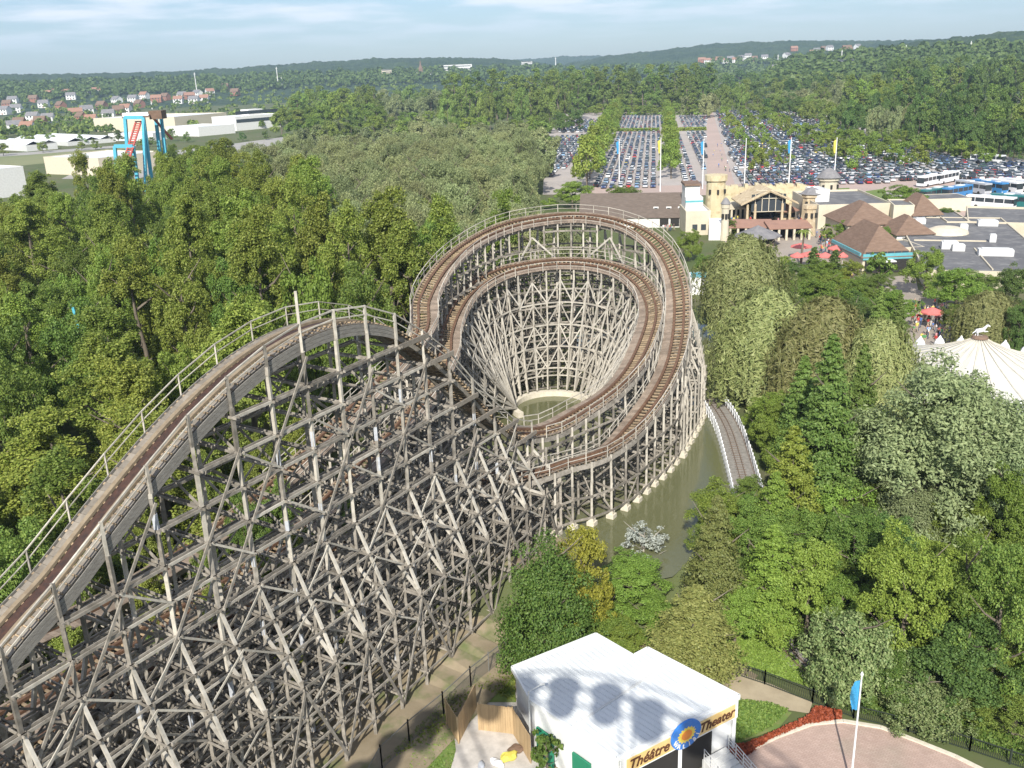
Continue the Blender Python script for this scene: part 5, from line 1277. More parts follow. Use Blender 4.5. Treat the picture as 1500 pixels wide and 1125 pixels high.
def kiosk(name, label, px, yb, rad, h, rise, wm, rm, n=8):
    p = at(px, yb, 0); r = empty(name, (p.x, p.y, 0), label, 'kiosk', rz=.3)
    mb = MB(); mb.lathe((0, 0, 0), [(rad*.8, 0), (rad*.8, h)], n); o = mb.build('wall', wm); o.parent = r
    mb = MB(); mb.lathe((0, 0, h), [(rad*1.15, -.15), (rad*1.15, 0), (rad*.5, rise*.55), (.05, rise)], n); o = mb.build('roof', rm); o.parent = r
    mb = MB(); mb.lathe((0, 0, .9), [(rad*.82, 0), (rad*.82, 1.1)], n); o = mb.build('serving_hatch', m_dark); o.parent = r
kiosk('kiosk', 'round kiosk with a shallow brown roof in the entrance court', 1149, 322, 3.2, 2.6, 1.7, m_stone, m_redroof)
kiosk('kiosk', 'round kiosk with a grey thatched roof below the brown arcades', 1109, 360, 4.6, 2.4, 2.2, m_stone, m_slate, 10)
r_, W_, H_, K = B('shop_hall', 'tan hall with a dark flat roof right of the entrance gate', 'building', (1197, 336), (1303, 333), 304, 26, m_beige, flat=m_roofg, parapet=.6, win=[(2.0, 3, .3, .9)], ww=1.0, wh=1.2)
r_, W_, H_, K = B('cream_shelter', 'long cream shelter with a pale flat roof beside the coaches', 'building', (1358, 311), (1421, 309), 293, 9, m_wallc, flat=m_roofg, parapet=.2)
r_, W_, H_, K = B('pyramid_house', 'white cube house with a brown pyramid roof', 'building', (1336, 338), (1376, 336), 316, 10, m_wallw, roof=('hip', m_brown), rise=4.5, win=[(2.2, 3, .1, .9)], ww=.8, wh=1.0)
r_, W_, H_, K = B('beige_block', 'beige block with a flat roof left of the pyramid roofed house', 'building', (1306, 338), (1336, 338), 303, 10, m_beige, flat=m_roofg)
r_, W_, H_, K = B('restaurant', 'restaurant with a big brown hipped roof and a teal shopfront above the crowd', 'building', (1262, 401), (1332, 398), 377, 17, m_wallc, roof=('hip', m_brown), rise=5.2, win=[(3.1, 6, .05, .95)], ww=1.2, wh=1.0)
mb = MB(); mb.box((W_/2, -.3, 2.7), (W_+.3, .3, 1.1)); K('shopfront_band', mb, m_teal); mb = MB(); mb.box((W_/2, -.12, .1), (W_*.9, .2, 2.3)); K('shop_window', mb, m_dark)
mb = MB(); mb.box((-.3, 8, 2.9), (.3, 15, 1.0)); K('side_band', mb, m_teal); mb = MB(); mb.box((W_*.35, -1.2, 2.5), (W_*.5, 2.2, .2)); K('canopy', mb, m_wallw)
r_, W_, H_, K = B('brown_roofed_house', 'wide house with a brown hipped roof behind the restaurant', 'building', (1240, 358), (1312, 355), 330, 14, m_wallc, roof=('hip', m_brown), rise=4.2)
r_, W_, H_, K = B('small_pavilion', 'small white pavilion with a brown hipped roof beside the flat black roof', 'building', (1312, 366), (1364, 364), 344, 10, m_wallw, roof=('hip', m_brown), rise=3.4, win=[(1.2, 3, .1, .9)])
a = B('grey_roofed_bar', 'low building with a small grey flat roof between pavilion and restaurant', 'building', (1312, 384), (1352, 382), 366, 9, m_beige, flat=m_roofg)
r_, W_, H_, K = B('black_roofed_hall', 'very large low hall with a flat black roof at the right edge', 'building', (1352, 420), (1560, 426), 398, 60, m_beige, flat=m_roofg, parapet=.35)
mb = MB(); mb.lathe((W_*.38, 40, H_+.1), [(4.4, 0), (4.2, .5), (2.5, 1.2), (.1, 1.5)], 20); K('skylight_dome', mb, m_wallc)
for x, y, sx_, sy_, sz_ in ((W_*.30, 22, 3, 2, 1.4), (W_*.36, 20, 2.2, 1.6, 1.2), (W_*.62, 16, 6, 2.2, 1.2), (W_*.55, 44, 1.6, 1.6, 1.2), (W_*.8, 50, 4, 2.2, 1.2), (W_*.7, 30, 1.2, 1.2, 1.5), (W_*.2, 52, 2.2, 2.2, 1.1)):
    mb = MB(); mb.box((x, y, H_+.1), (sx_, sy_, sz_)); mb.box((x, y, H_+.1+sz_), (sx_*.8, sy_*.8, .15)); K('roof_vent', mb, m_pale)
mb = MB(); mb.box((W_*.35, 30, H_+.1), (W_*.6, .25, .25)); mb.box((W_*.5, 12, H_+.1), (.25, 20, .25)); K('roof_ridge', mb, m_beige)
B('rear_black_hall', 'second flat black roofed hall behind the first one at the right edge', 'building', (1415, 345), (1560, 350), 328, 24, m_beige, flat=m_roofg, parapet=.6)
B('small_grey_hall', 'narrow grey roofed hall between the pyramid roof and the coaches', 'building', (1385, 345), (1420, 345), 327, 16, m_beige, flat=m_roofg)
# white hut behind the high bend
B('lift_hut', 'small white hut with a blue edge right behind the high bend of the coaster', 'hut', (1010, 432), (1040, 432), 408, 5, m_wallw, flat=m_teal, parapet=.1)
# ---- paved squares and paths ----
m_path = noise_mat('warm_grey_paving', (.36, .31, .26), (.30, .26, .225), scale=.3, rough=1, detail=8)
sheet('square', [(1062, 380), (1062, 335), (1090, 300), (1210, 305), (1245, 350), (1262, 415), (1262, 430), (1150, 400)], .05, m_path)
sheet('path', [(1225, 420), (1340, 400), (1345, 425), (1420, 445), (1425, 505), (1300, 530), (1330, 450)], .06, m_path)
# ---- parasols ----
m_red = plain('red_parasol_cloth', (.62, .17, .15), rough=.8); m_cloth = plain('cream_tent_cloth', (.56, .54, .48), rough=.8)
def parasol(px, py, rad, label, mat=None, h=3.0):
    rad *= .66
    p = at(px, py, h); r = empty('parasol', (p.x, p.y, 0), label, 'parasol', 'red parasols on the food square')
    mb = MB(); mb.lathe((0, 0, h), [(rad, -.55), (rad, -.35), (rad*.5, 0), (.04, .35)], 8); o = mb.build('canopy', mat or m_red); o.parent = r
    mb = MB(); mb.tube((0, 0, 0), (0, 0, h+.3), .05, n=6); o = mb.build('pole', m_wallw); o.parent = r
for px, py, rd, lb in ((1174, 358, 3.4, 'largest red parasol furthest left on the food square'), (1188, 370, 3.2, 'red parasol just right of the palm'), (1168, 372, 2.2, 'red parasol below the largest one'), (1226, 361, 2.8, 'red parasol among the crowd before the restaurant'), (1209, 372, 2.4, 'red parasol between the two clipped conifers'), (1210, 386, 2.0, 'small red parasol in front of the clipped conifers'), (1366, 453, 2.6, 'red parasol beside the rounded dark hedge'), (1235, 372, 1.6, 'smallest red parasol near the restaurant wall')): parasol(px, py, rd, lb)
# palm
p = at(1176, 342, 6.5); r = empty('palm_tree', (p.x, p.y, 0), 'single palm on a bare trunk between the red parasols', 'palm tree')
mb = MB(); mb.tube((0, 0, 0), (.2, 0, 6.4), .28, .18, 8); o = mb.build('trunk', m_bark); o.parent = r
mb = MB()
for i in range(22):
    a = i*2.4; l_ = 1.9+.3*math.sin(i*3); pv = None
    for k in range(5):
        f = k/4; c = Vector((.2+math.cos(a)*l_*f, math.sin(a)*l_*f, 6.4+.9*math.sin(f*2.6)-(.9*f*f if i % 2 else .3*f)))
        s_ = Vector((-math.sin(a), math.cos(a), 0))*(.28*(1-f*.8))
        if pv: mb.quad(pv[0]-pv[1], pv[0]+pv[1], c+s_, c-s_)
        pv = (c, s_)
o = mb.build('fronds', LEAF['broad']); o.parent = r
# ---- carousel ----
ap = at(1436, 490, 9.9); cx, cy = ap.x, ap.y
c_ = empty('carousel', (cx, cy, 0), 'round carousel with a big cream tent roof and white domes round its rim', 'carousel')
def K(nm, mb, m): o = mb.build(nm, m); o.parent = c_; return o
Rr = 11.6; mb = MB(); ns = 48; prof = [(.25, 9.7), (1.6, 8.9), (4.6, 7.6), (8, 6.4), (Rr, 5.4), (Rr+.1, 4.9)]
for k in range(len(prof)-1):
    for i in range(ns):
        q = []
        for r0, z0, ii in ((prof[k][0], prof[k][1], i), (prof[k][0], prof[k][1], i+1), (prof[k+1][0], prof[k+1][1], i+1), (prof[k+1][0], prof[k+1][1], i)):
            an = 2*math.pi*ii/ns; rr2 = r0*(1 if ii % 2 else .985); q.append((rr2*math.cos(an), rr2*math.sin(an), z0-(0 if ii % 2 else .12)))
        mb.quad(*q[::-1])
K('tent_roof', mb, m_cloth)
mb = MB()
for i in range(ns//2): an = 4*math.pi*i/ns; [mb.beam((math.cos(an)*r0, math.sin(an)*r0, z0+.05), (math.cos(an)*r1, math.sin(an)*r1, z1+.05), .05, .05) for (r0, z0), (r1, z1) in zip(prof[:4], prof[1:5])]
K('roof_seams', mb, m_conc)
for i in range(30):
    an = 2*math.pi*i/30; mb = MB(); mb.lathe((math.cos(an)*(Rr+.1), math.sin(an)*(Rr+.1), 5.2), [(.62, -.3), (.66, .2), (.5, .6), (.2, .95), (.03, 1.25)], 8); K('rim_dome', mb, m_cw)
for i in range(12): an = 2*math.pi*i/12; mb = MB(); mb.tube((math.cos(an)*8.8, math.sin(an)*8.8, 0), (math.cos(an)*8.8, math.sin(an)*8.8, 5.3), .12, n=6); K('column', mb, m_wallw)
mb = MB(); mb.lathe((0, 0, 0), [(9.4, 0), (9.4, .4), (2.2, .42), (2.2, 5), (0, 5)], 24); K('platform', mb, m_wallc)
# prancing horse figure on the roof top
hs = MB(); z = 11.5; hs.tube((-.9, 0, z+1.0), (.6, 0, z+1.25), .42, .38, 8); hs.tube((.5, 0, z+1.35), (1.15, 0, z+2.05), .28, .18, 8); hs.tube((1.1, 0, z+2.1), (1.65, 0, z+1.8), .17, .1, 8); hs.tube((-.9, 0, z+1.1), (-1.5, 0, z+.6), .12, .05, 6)
for x, s_, x2, z2 in ((.5, .18, 1.1, .7), (.5, -.18, 1.3, .9), (-.7, .18, -.9, 0), (-.7, -.18, -.6, 0)): hs.tube((x, s_, z+.95), ((x+x2)/2+.1, s_, z+(.95+z2)/2), .14, .1, 6); hs.tube(((x+x2)/2+.1, s_, z+(.95+z2)/2), (x2, s_, z+z2), .1, .06, 6)
hs.v = [(x*.6, y*.6, 9.7+(z_-11.5)*.6) for x, y, z_ in hs.v]; K('horse_figure', hs, m_cw); mb = MB(); mb.lathe((0, 0, 9.5), [(.9, 0), (.8, .25), (.3, .3)], 12); K('finial_base', mb, m_brown)
# ---- flagpoles at the car park ----
m_pole = plain('white_pole', (.75, .75, .74), rough=.35); m_fblue = plain('blue_flag_cloth', (.05, .30, .55), rough=.8); m_fyel = plain('yellow_flag_cloth', (.62, .55, .10), rough=.8)
def flagpole(px, yb, yt, mat, label, fw=1.4, fh=4.0, p=None, h=None, rad=.17, drop=True):
    p = p or at(px, yb, 0); h = h or atY(px, yt, p.y).z-p.z; r = empty('flagpole', p, label, 'flagpole')
    mb = MB(); mb.tube((0, 0, 0), (0, 0, h), rad, rad*.6, 8); mb.lathe((0, 0, h), [(rad, 0), (rad*1.3, .12), (.02, .3)], 8); o = mb.build('pole', m_pole); o.parent = r
    if mat:
        mb = MB(); n = 8
        for i in range(n):
            for k in range(6):
                def P(a, b): f = a/n; return (-(rad+fw*f*(1-.45*b/6)), .22*math.sin(5*f+b*.8)*f, h-.3-fh*(b/6)-fw*.55*f*(1-b/8))
                mb.quad(P(i, k), P(i+1, k), P(i+1, k+1), P(i, k+1))
        o = mb.build('flag', mat, smooth=True); o.parent = r
for px, yb, yt, m_, lb in ((907, 272, 205, m_fblue, 'white flagpole with a blue flag between the tree rows'), (967, 281, 203, m_fyel, 'white flagpole with a yellow flag beside the middle tree row'), (1029, 277, 205, m_fblue, 'white flagpole with a blue flag left of the avenue'), (1090, 276, 204, None, 'bare white flagpole beside the avenue'), (1155, 275, 203, m_fblue, 'white flagpole with a blue flag right of the avenue'), (1221, 272, 203, m_fyel, 'white flagpole with a yellow flag beside the cream round tower')): flagpole(px, yb, yt, m_, lb, .9, 4.2, rad=.2)
# ---- blue and red ride in the wood on the left ----
m_rb = plain('light_blue_steel', (.10, .42, .55), rough=.4); m_rr = plain('red_steel', (.42, .10, .08), rough=.4)
Yb = 262; bo = atY(205, 262, Yb); ride = empty('shuttle_coaster', (bo.x, bo.y, 0), 'steel ride with light blue portals and a steep red track in the left wood', 'roller coaster')
def BP(px, py, dy=0): q = atY(px, py, Yb+dy); return q-Vector((bo.x, bo.y, 0))
def K(nm, mb, m): o = mb.build(nm, m); o.parent = ride; return o
for (x0, x1, yt, xb0, xb1, dy, n_) in ((183, 210, 172, 185, 222, 0, 1), (168, 195, 214, 168, 200, -6, 2), (228, 236, 172, 238, 246, 8, 3)):
    mb = MB(); A_, B_ = BP(x0, yt, dy), BP(x1, yt, dy); mb.beam(A_, B_, .9, .9)
    for (q, xb) in ((A_, xb0), (B_, xb1)): e = BP(xb, 275, dy); e.z = 0; mb.beam(q, e, .8, .8)
    if n_ == 1: e = BP(205, 275, dy-6); e.z = 0; mb.beam(B_, e, .7, .7)
    K('portal_support', mb, m_rb)
mb = MB(); tp = BP(203, 178, 1); bt = BP(178, 258, -14); 
for s_ in (-.7, .7): mb.beam(tp+Vector((s_, 0, 0)), bt+Vector((s_, 0, 0)), .35, .35)
for i in range(24): c = tp.lerp(bt, i/24); mb.beam(c+Vector((-1.0, 0, 0)), c+Vector((1.0, 0, 0)), .22, .3)
K('track', mb, m_rr)
mb = MB(); a2, b2 = BP(224, 172, 4), BP(252, 204, 14)
for s_ in (-.5, .5): mb.beam(a2+Vector((0, s_, 0)), b2+Vector((0, s_, 0)), .3, .3)
K('track', mb, m_rr)
mb = MB(); c = BP(203, 172, 2); mb.box((c.x, c.y, c.z), (7.5, 4, .4)); mb.box((c.x+5, c.y+1, c.z-.6), (3.4, 4, 2.2)); K('top_platform', mb, m_timber)
mb = MB(); mb.box((c.x, c.y-2, c.z+.4), (7, .2, 1.0)); K('platform_rail', mb, m_cw)
mb = MB(); q = atY(106, 446, 100)-Vector((bo.x, bo.y, 0)); e = atY(117, 486, 100)-Vector((bo.x, bo.y, 0)); mb.beam(q, e, .28, .28); e2 = e.copy(); e2.z = 0; mb.beam(e, e2, .3, .3); K('lower_support', mb, m_rb)
# ================================================================== foreground: theatre, plaza, yard, railway, bridge
Zg = -2.6
m_sand = noise_mat('pale_sand', (.42, .35, .24), (.34, .28, .19), scale=.8, rough=1, detail=9, bump=.3)
def gsh(name, pts, dz, mat, kind='structure'):
    P = [at(p[0], p[1], Zg) for p in pts]; mb = MB(); mb.poly([(p.x, p.y, Zg+dz) for p in P]); o = mb.build(name, mat); o['kind'] = kind; return o
gsh('gravel_yard', [(640, 1125), (665, 1085), (700, 1030), (752, 1010), (800, 1080), (800, 1200), (620, 1200)], .06, m_gravel)
gsh('soil', [(560, 1200), (610, 1060), (700, 990), (752, 955), (800, 930), (900, 930), (1060, 960), (1110, 990), (1060, 1060), (800, 1200)], .045, m_dirt)
gsh('grass_verge', [(590, 1130), (625, 1075), (660, 1040), (668, 1100), (640, 1200), (580, 1200)], .075, m_grass)
gsh('grass_verge', [(700, 1030), (720, 985), (752, 985), (756, 1030)], .08, m_grass)
gsh('lawn', [(1075, 930), (1120, 925), (1150, 950), (1195, 995), (1195, 1010), (1130, 990), (1070, 968)], .05, m_grass)
gsh('lawn', [(1060, 1060), (1080, 1030), (1120, 1035), (1160, 1045), (1140, 1068), (1080, 1090), (1050, 1100)], .065, m_grass)
gsh('soil', [(1062, 1000), (1075, 985), (1130, 1003), (1190, 1030), (1185, 1046), (1110, 1034), (1080, 1030)], .055, m_sand)
# paved plaza with a raised kerb
pz = [(1060, 1125), (1090, 1104), (1140, 1080), (1190, 1062), (1235, 1058), (1290, 1067), (1340, 1086), (1400, 1110), (1480, 1150), (1600, 1300), (900, 1400), (1000, 1180)]
gsh('plaza', pz, .06, m_pave)

mb = MB()
for a, b in zip(pz[:8], pz[1:9]): a, b = at(a[0], a[1], Zg), at(b[0], b[1], Zg); mb.beam(a+UPZ*.08, b+UPZ*.08, .28, .16)
o = mb.build('plaza_kerb', m_conc); o['kind'] = 'structure'
# red flower bed along the kerb
def scatter(poly, n, h, rnd, dz=0.0):
    P = [at(p[0], p[1], Zg) for p in poly]; xs_ = [p.x for p in P]; ys_ = [p.y for p in P]; out = []
    pp = [(p.x, p.y) for p in P]
    while len(out) < n:
        x, y = rnd.uniform(min(xs_), max(xs_)), rnd.uniform(min(ys_), max(ys_))
        if inpoly(x, y, pp): out.append((x, y, Zg+dz+rnd.uniform(.02, h)))
    return np.array(out)
rd = random.Random(4)
def plantbed(name, poly, n, h, size, mat, label, cat):
    C = scatter(poly, n, h, rd); V_, Q_ = leaves(C, np.tile([0, -.3, 1.0], (len(C), 1)), size, 1.5, .6); o = link_mesh(name, np_mesh(name, V_, Q_, [mat])); tag(o, label, cat); o['kind'] = 'stuff'
m_begon = leaf_mat('red_bedding_leaves', (.22, .03, .02), (.50, .09, .05), trans=.2)
plantbed('flower_bed', [(1052, 1108), (1075, 1120), (1130, 1085), (1180, 1064), (1232, 1056), (1232, 1046), (1195, 1038), (1182, 1054), (1132, 1077), (1092, 1094), (1066, 1094), (1046, 1096)], 7000, .35, .13, m_begon, 'red flower bed curving along the edge of the pink plaza', 'flower bed')
plantbed('grass', [(1060, 1060), (1082, 1028), (1125, 1032), (1155, 1042), (1130, 1066), (1080, 1088), (1055, 1098)], 7000, .3, .12, LEAF['broad'], 'rough green grass between the theatre and the flower bed', 'grass')
plantbed('grass', [(590, 1130), (625, 1075), (660, 1040), (668, 1100), (640, 1200), (580, 1200)], 2200, .14, .10, LEAF['broad'], 'rough weeds along the mesh fence beside the gravel yard', 'grass')
plantbed('grass', [(1075, 930), (1120, 925), (1150, 950), (1195, 995), (1195, 1010), (1130, 990), (1070, 968)], 9000, .16, .11, LEAF['lime'], 'short bright grass between the black fence and the little track', 'grass')
plantbed('grass', [(560, 1120), (720, 960), (752, 955), (756, 1030), (700, 1010), (640, 1080)], 2500, .3, .12, LEAF['yellow'], 'sparse dry weeds on the soil beside the trestle foot', 'grass')
plantbed('grass', [(1190, 1010), (1235, 1040), (1330, 1060), (1500, 1120), (1500, 1090), (1330, 1030), (1215, 990)], 9000, .5, .16, LEAF['broad'], 'leafy ground cover along the lower fence of the plaza', 'ground cover')
C = []                                             # litter, weeds and tufts on the bare ground
# ---- theatre ----
m_thw = noise_mat('white_cladding', (.78, .79, .78), (.70, .71, .70), scale=.5, rough=.55); m_door = plain('green_door_paint', (.02, .22, .12), rough=.5)
m, nt, bs = newmat('white_ribbed_roof'); m_roof = m; L = nt.links.new
tc = N(nt, 'ShaderNodeTexCoord'); mp = N(nt, 'ShaderNodeMapping'); mp.inputs['Rotation'].default_value = (0, 0, -RAD(31)); L(tc.outputs['Object'], mp.inputs['Vector'])
wv = N(nt, 'ShaderNodeTexWave', Scale=.75, Distortion=0.0); wv.bands_direction = 'X'; L(mp.outputs['Vector'], wv.inputs['Vector'])
no = N(nt, 'ShaderNodeTexNoise', Scale=.45, Detail=8.0); L(tc.outputs['Object'], no.inputs['Vector'])
mx = N(nt, 'ShaderNodeMix', data_type='RGBA'); mx.inputs['A'].default_value = (.56, .59, .60, 1); mx.inputs['B'].default_value = (.74, .76, .76, 1); L(no.outputs['Fac'], mx.inputs['Factor']); L(mx.outputs['Result'], bs.inputs['Base Color'])
bp = N(nt, 'ShaderNodeBump', Strength=.5, Distance=.05); L(wv.outputs['Fac'], bp.inputs['Height']); L(bp.outputs['Normal'], bs.inputs['Normal']); bs.inputs['Roughness'].default_value = .5
zr = 1.4
TA, TB, TC, TD, TE, TF, TG = [Vector((x, y, 0)) for x, y in ((-.75, 52.8), (5.3, 56.3), (7.6, 53.6), (8.7, 54.4), (13.75, 48.95), (5.25, 43.75), (.4, 49.3))]
th = empty('theatre', (6.5, 50, Zg), 'white flat roofed theatre building with a colourful name sign on its front', 'theatre')
def K(nm, mb, m, par=None): o = mb.build(nm, m, par or th); return o
def insetp(P, d):
    c = sum(P, Vector())/len(P); return [p+(c-p).normalized()*d for p in P]
RP = [TG, TF, TE, TD, TC, TB, TA]
mb = MB(); WP = insetp(RP, .25); mb.prism([(p.x, p.y) for p in WP], Zg, zr-.12); K('wall', mb, m_thw)
# roof as ribbed sheets
mb = MB(); mb.prism([(p.x, p.y) for p in RP], zr-.1, zr+.1); ro = K('roof', mb, m_roof); ro['_o'] = [6.5, 50, Zg]
rb = MB(); dF = (TE-TF).normalized(); dG = (TF-TG).normalized()
def clip_seg(o, d):
    ts = []
    for i in range(len(RP)):
        a, b = RP[i], RP[(i+1) % len(RP)]; e = b-a; den = d.x*e.y-d.y*e.x
        if abs(den) < 1e-6: continue
        t = ((a.x-o.x)*e.y-(a.y-o.y)*e.x)/den; u = ((a.x-o.x)*d.y-(a.y-o.y)*d.x)/den
        if 0 <= u <= 1: ts.append(t)
    return sorted(ts)
nrm = Vector((-dG.y, dG.x, 0))
for i in range(-30, 30):
    o = TF+nrm*i*.42+dG*.0; ts = clip_seg(o, dG)
    for j in range(0, len(ts)-1, 2): a, b = o+dG*ts[j], o+dG*ts[j+1]; rb.beam(a+UPZ*(zr+.115), b+UPZ*(zr+.115), .05, .05)
K('roof_rib', rb, m_roof, ro)
rb = MB()
for i in range(len(RP)): a, b = RP[i], RP[(i+1) % len(RP)]; rb.beam(a+UPZ*(zr+.06), b+UPZ*(zr+.06), .14, .3)
K('roof_edge', rb, m_thw, ro)
rb = MB(); a = TG.lerp(TF, .5); b = TB.lerp(TE, .52); rb.beam(a+UPZ*(zr+.15), b+UPZ*(zr+.15), .12, .08); K('roof_seam', rb, m_pale, ro)
# front fascia with the sign
fh = 1.35; fn = Vector((dF.y, -dF.x, 0)); Lf = (TE-TF).length
m, nt, bs = newmat('sign_yellow'); m_sign = m; L = nt.links.new
tc = N(nt, 'ShaderNodeTexCoord'); no = N(nt, 'ShaderNodeTexNoise', Scale=.8, Detail=4.0); L(tc.outputs['Object'], no.inputs['Vector']); cr_ = N(nt, 'ShaderNodeMix', data_type='RGBA'); cr_.inputs['A'].default_value = (.62, .36, .06, 1); cr_.inputs['B'].default_value = (.78, .66, .38, 1); L(no.outputs['Fac'], cr_.inputs['Factor']); L(cr_.outputs['Result'], bs.inputs['Base Color']); bs.inputs['Roughness'].default_value = .5
mb = MB(); c0 = TF+fn*.12; mb.beam(c0+dF*.3+UPZ*(zr-fh/2+.1), c0+dF*(Lf-.3)+UPZ*(zr-fh/2+.1), fh, .16, side=(0, 0, 1)); K('fascia', mb, m_thw)
mb = MB(); c1 = TF+fn*.23; mb.beam(c1+dF*.6+UPZ*(zr-fh/2+.08), c1+dF*(Lf-.6)+UPZ*(zr-fh/2+.08), fh*.74, .05, side=(0, 0, 1)); sg = K('sign_board', mb, m_sign); sg['_o'] = [6.5, 50, Zg]
m_ink = plain('dark_brown_lettering', (.10, .04, .02), rough=.5); m_sblue = plain('emblem_blue', (.04, .20, .60), rough=.4); m_syel = plain('emblem_yellow', (.80, .62, .10), rough=.4); m_sor = plain('emblem_orange', (.75, .25, .04), rough=.4)
def text_mesh(name, body, size, mat, loc, xdir, ydir, parent, ext=.02, shear=0.3, align='CENTER'):
    cu = bpy.data.curves.new(name, 'FONT'); cu.body = body; cu.size = size; cu.extrude = ext; cu.align_x = align; cu.align_y = 'CENTER'; cu.shear = shear; cu.offset = .012
    ob = bpy.data.objects.new(name, cu); me = bpy.data.meshes.new_from_object(ob); bpy.data.objects.remove(ob); me.materials.clear(); me.materials.append(mat)
    X = Vector(xdir).normalized(); Y = Vector(ydir).normalized(); Z = X.cross(Y); Mx = Matrix((X, Y, Z)).transposed().to_4x4(); Mx.translation = Vector(loc)-th.location; me.transform(Mx)
    return link_mesh(name, me, parent)
zt_ = zr-fh/2+.08; sn = TF+fn*.28
text_mesh('lettering', 'Théâtre', .98, m_ink, sn+dF*2.25+UPZ*zt_, dF, UPZ, sg); text_mesh('lettering', 'Theater', .92, m_ink, sn+dF*7.75+UPZ*zt_, dF, UPZ, sg)
ec = sn+dF*5.15+UPZ*(zt_+.12); mb = MB()
def disc(mb, c, rx, ry, d, n=32, m=0, spikes=0):
    pts = []
    for i in range(n): a = 2*math.pi*i/n; k = 1+(spikes*(1 if i % 2 else -1)); pts.append(c+dF*(math.cos(a)*rx*k)+UPZ*(math.sin(a)*ry*k))
    f0 = [p-fn*.05 for p in pts]; n0 = len(mb.v); mb.v += [tuple(p) for p in f0]+[tuple(p+fn*(.05+d)) for p in pts]; mb.f.append(tuple(range(n0+n, n0+2*n))); mb.m.append(m)
    for i in range(n): j = (i+1) % n; mb.f.append((n0+i, n0+j, n0+n+j, n0+n+i)); mb.m.append(m)
ec = ec+UPZ*.12; disc(mb, ec, 1.2, .98, .04, m=0); disc(mb, ec, .68, .52, .06, 32, m=1, spikes=.12); disc(mb, ec, .42, .34, .08, m=2)
K('emblem', mb, [m_sblue, m_syel, m_sor], sg)
for i, ch in enumerate('WALIBI'):
    a = RAD(-158+i*27); lc = ec+dF*(math.cos(a)*.97)+UPZ*(math.sin(a)*.77)+fn*.13; tg = RAD(-158+i*27+90)
    X = dF*math.cos(tg)*1.0+UPZ*math.sin(tg)*.7; Y = X.normalized().cross(fn)*-1
    text_mesh('lettering', ch, .4, m_thw, lc, X, Y if Y.z > 0 else -Y, sg, shear=0)
# porch posts, steps, dark opening under the front
for f in (.04, .5, .96): mb = MB(); q = TF.lerp(TE, f); mb.box((q.x, q.y, Zg), (.22, .22, zr-Zg-.2)); K('porch_post', mb, m_thw)
mb = MB(); q = TF.lerp(TE, .45)-fn*.16; mb.box((q.x, q.y, Zg), (6.5, .2, 2.4), math.atan2(dF.y, dF.x)); K('dark_entrance', mb, m_dark)
stp = empty('entrance_steps', (0, 0, Zg), 'white slatted steps with railings leading down from the theatre front to the plaza', 'steps')
q0 = TE-dF*2.3+fn*.25
for i in range(7): mb = MB(); c = q0+fn*(.2+i*.42); mb.box((c.x, c.y, Zg), (2.0, .4, .95-i*.13), math.atan2(dF.y, dF.x)); mb.build('step', m_pale, stp)
for s_ in (-1, 1):
    mb = MB()
    for i in range(5): c = q0+dF*s_*1.05+fn*(.2+i*.65); mb.tube(c+UPZ*(Zg), c+UPZ*(Zg+1.9-i*.2), .035, n=6)
    for k in range(4): a = q0+dF*s_*1.05+fn*.2; mb.beam(a+UPZ*(Zg+1.9-k*.28), a+fn*2.6+UPZ*(Zg+1.1-k*.28), .04, .04)
    mb.build('railing', m_pale, stp)
# green side doors on the left wall
for f in (.18, .62):
    mb = MB(); q = TG.lerp(TF, f)+Vector((dG.y, -dG.x, 0))*-.02; nn_ = Vector((-abs(dG.y), -abs(dG.x), 0)).normalized(); q = TG.lerp(TF, f)+nn_*.06; mb.box((q.x, q.y, Zg+.05), (1.5, .12, 2.4), math.atan2(dG.y, dG.x)); K('door', mb, m_door)
# lamp arm on the left corner
mb = MB(); q = TG+Vector((-.1, -.1, 0)); mb.tube(q+UPZ*Zg, q+UPZ*(zr+.9), .05, n=6); mb.beam(q+UPZ*(zr+.9), q+Vector((.9, .35, zr+1.15)), .06, .06); mb.box((q.x+.9, q.y+.35, zr+1.1), (.35, .16, .1)); lp = mb.build('yard_lamp', m_pale); tag(lp, 'thin lamp arm standing at the left corner of the theatre', 'lamp')
# wooden screens in the yard
m_ply = noise_mat('tan_boarding', (.50, .36, .20), (.40, .28, .155), scale=1.5, rough=.85, stretch=(3, 3, .4), island=.12)
def screen(pts, h, label, board=.16):
    r = empty('wooden_screen', at(pts[0][0], pts[0][1], Zg), label, 'fence')
    for (a, b) in zip(pts[:-1], pts[1:]):
        A_, B_ = at(a[0], a[1], Zg), at(b[0], b[1], Zg); n = max(2, int((B_-A_).length/board)); mb = MB(); dd = (B_-A_)/n
        for i in range(n): c = A_+dd*(i+.5); mb.box((c.x, c.y, Zg), (dd.length*.94, .04, h+random.uniform(-.03, .03)), math.atan2(dd.y, dd.x))
        mb.build('board_panel', m_ply, r); mb = MB(); mb.box((A_.x, A_.y, Zg), (.1, .1, h+.08), 0); mb.build('post', m_ply, r)
screen([(655, 1062), (672, 1090), (698, 1038)], 2.1, 'angled tan wooden screen beside the trestle fence')
screen([(702, 1070), (752, 1076), (778, 1120)], 2.2, 'curved tan wooden screen joining the theatre wall')
rub = [(745, 1112, .5, m_fyel, 'yellow sack lying on the gravel yard'), (757, 1100, .45, m_timber, 'dark crate lying on the gravel yard'), (728, 1120, .4, m_cw, 'white sack lying on the gravel yard'), (705, 1124, .3, m_cs, 'grey bundle lying on the gravel yard')]
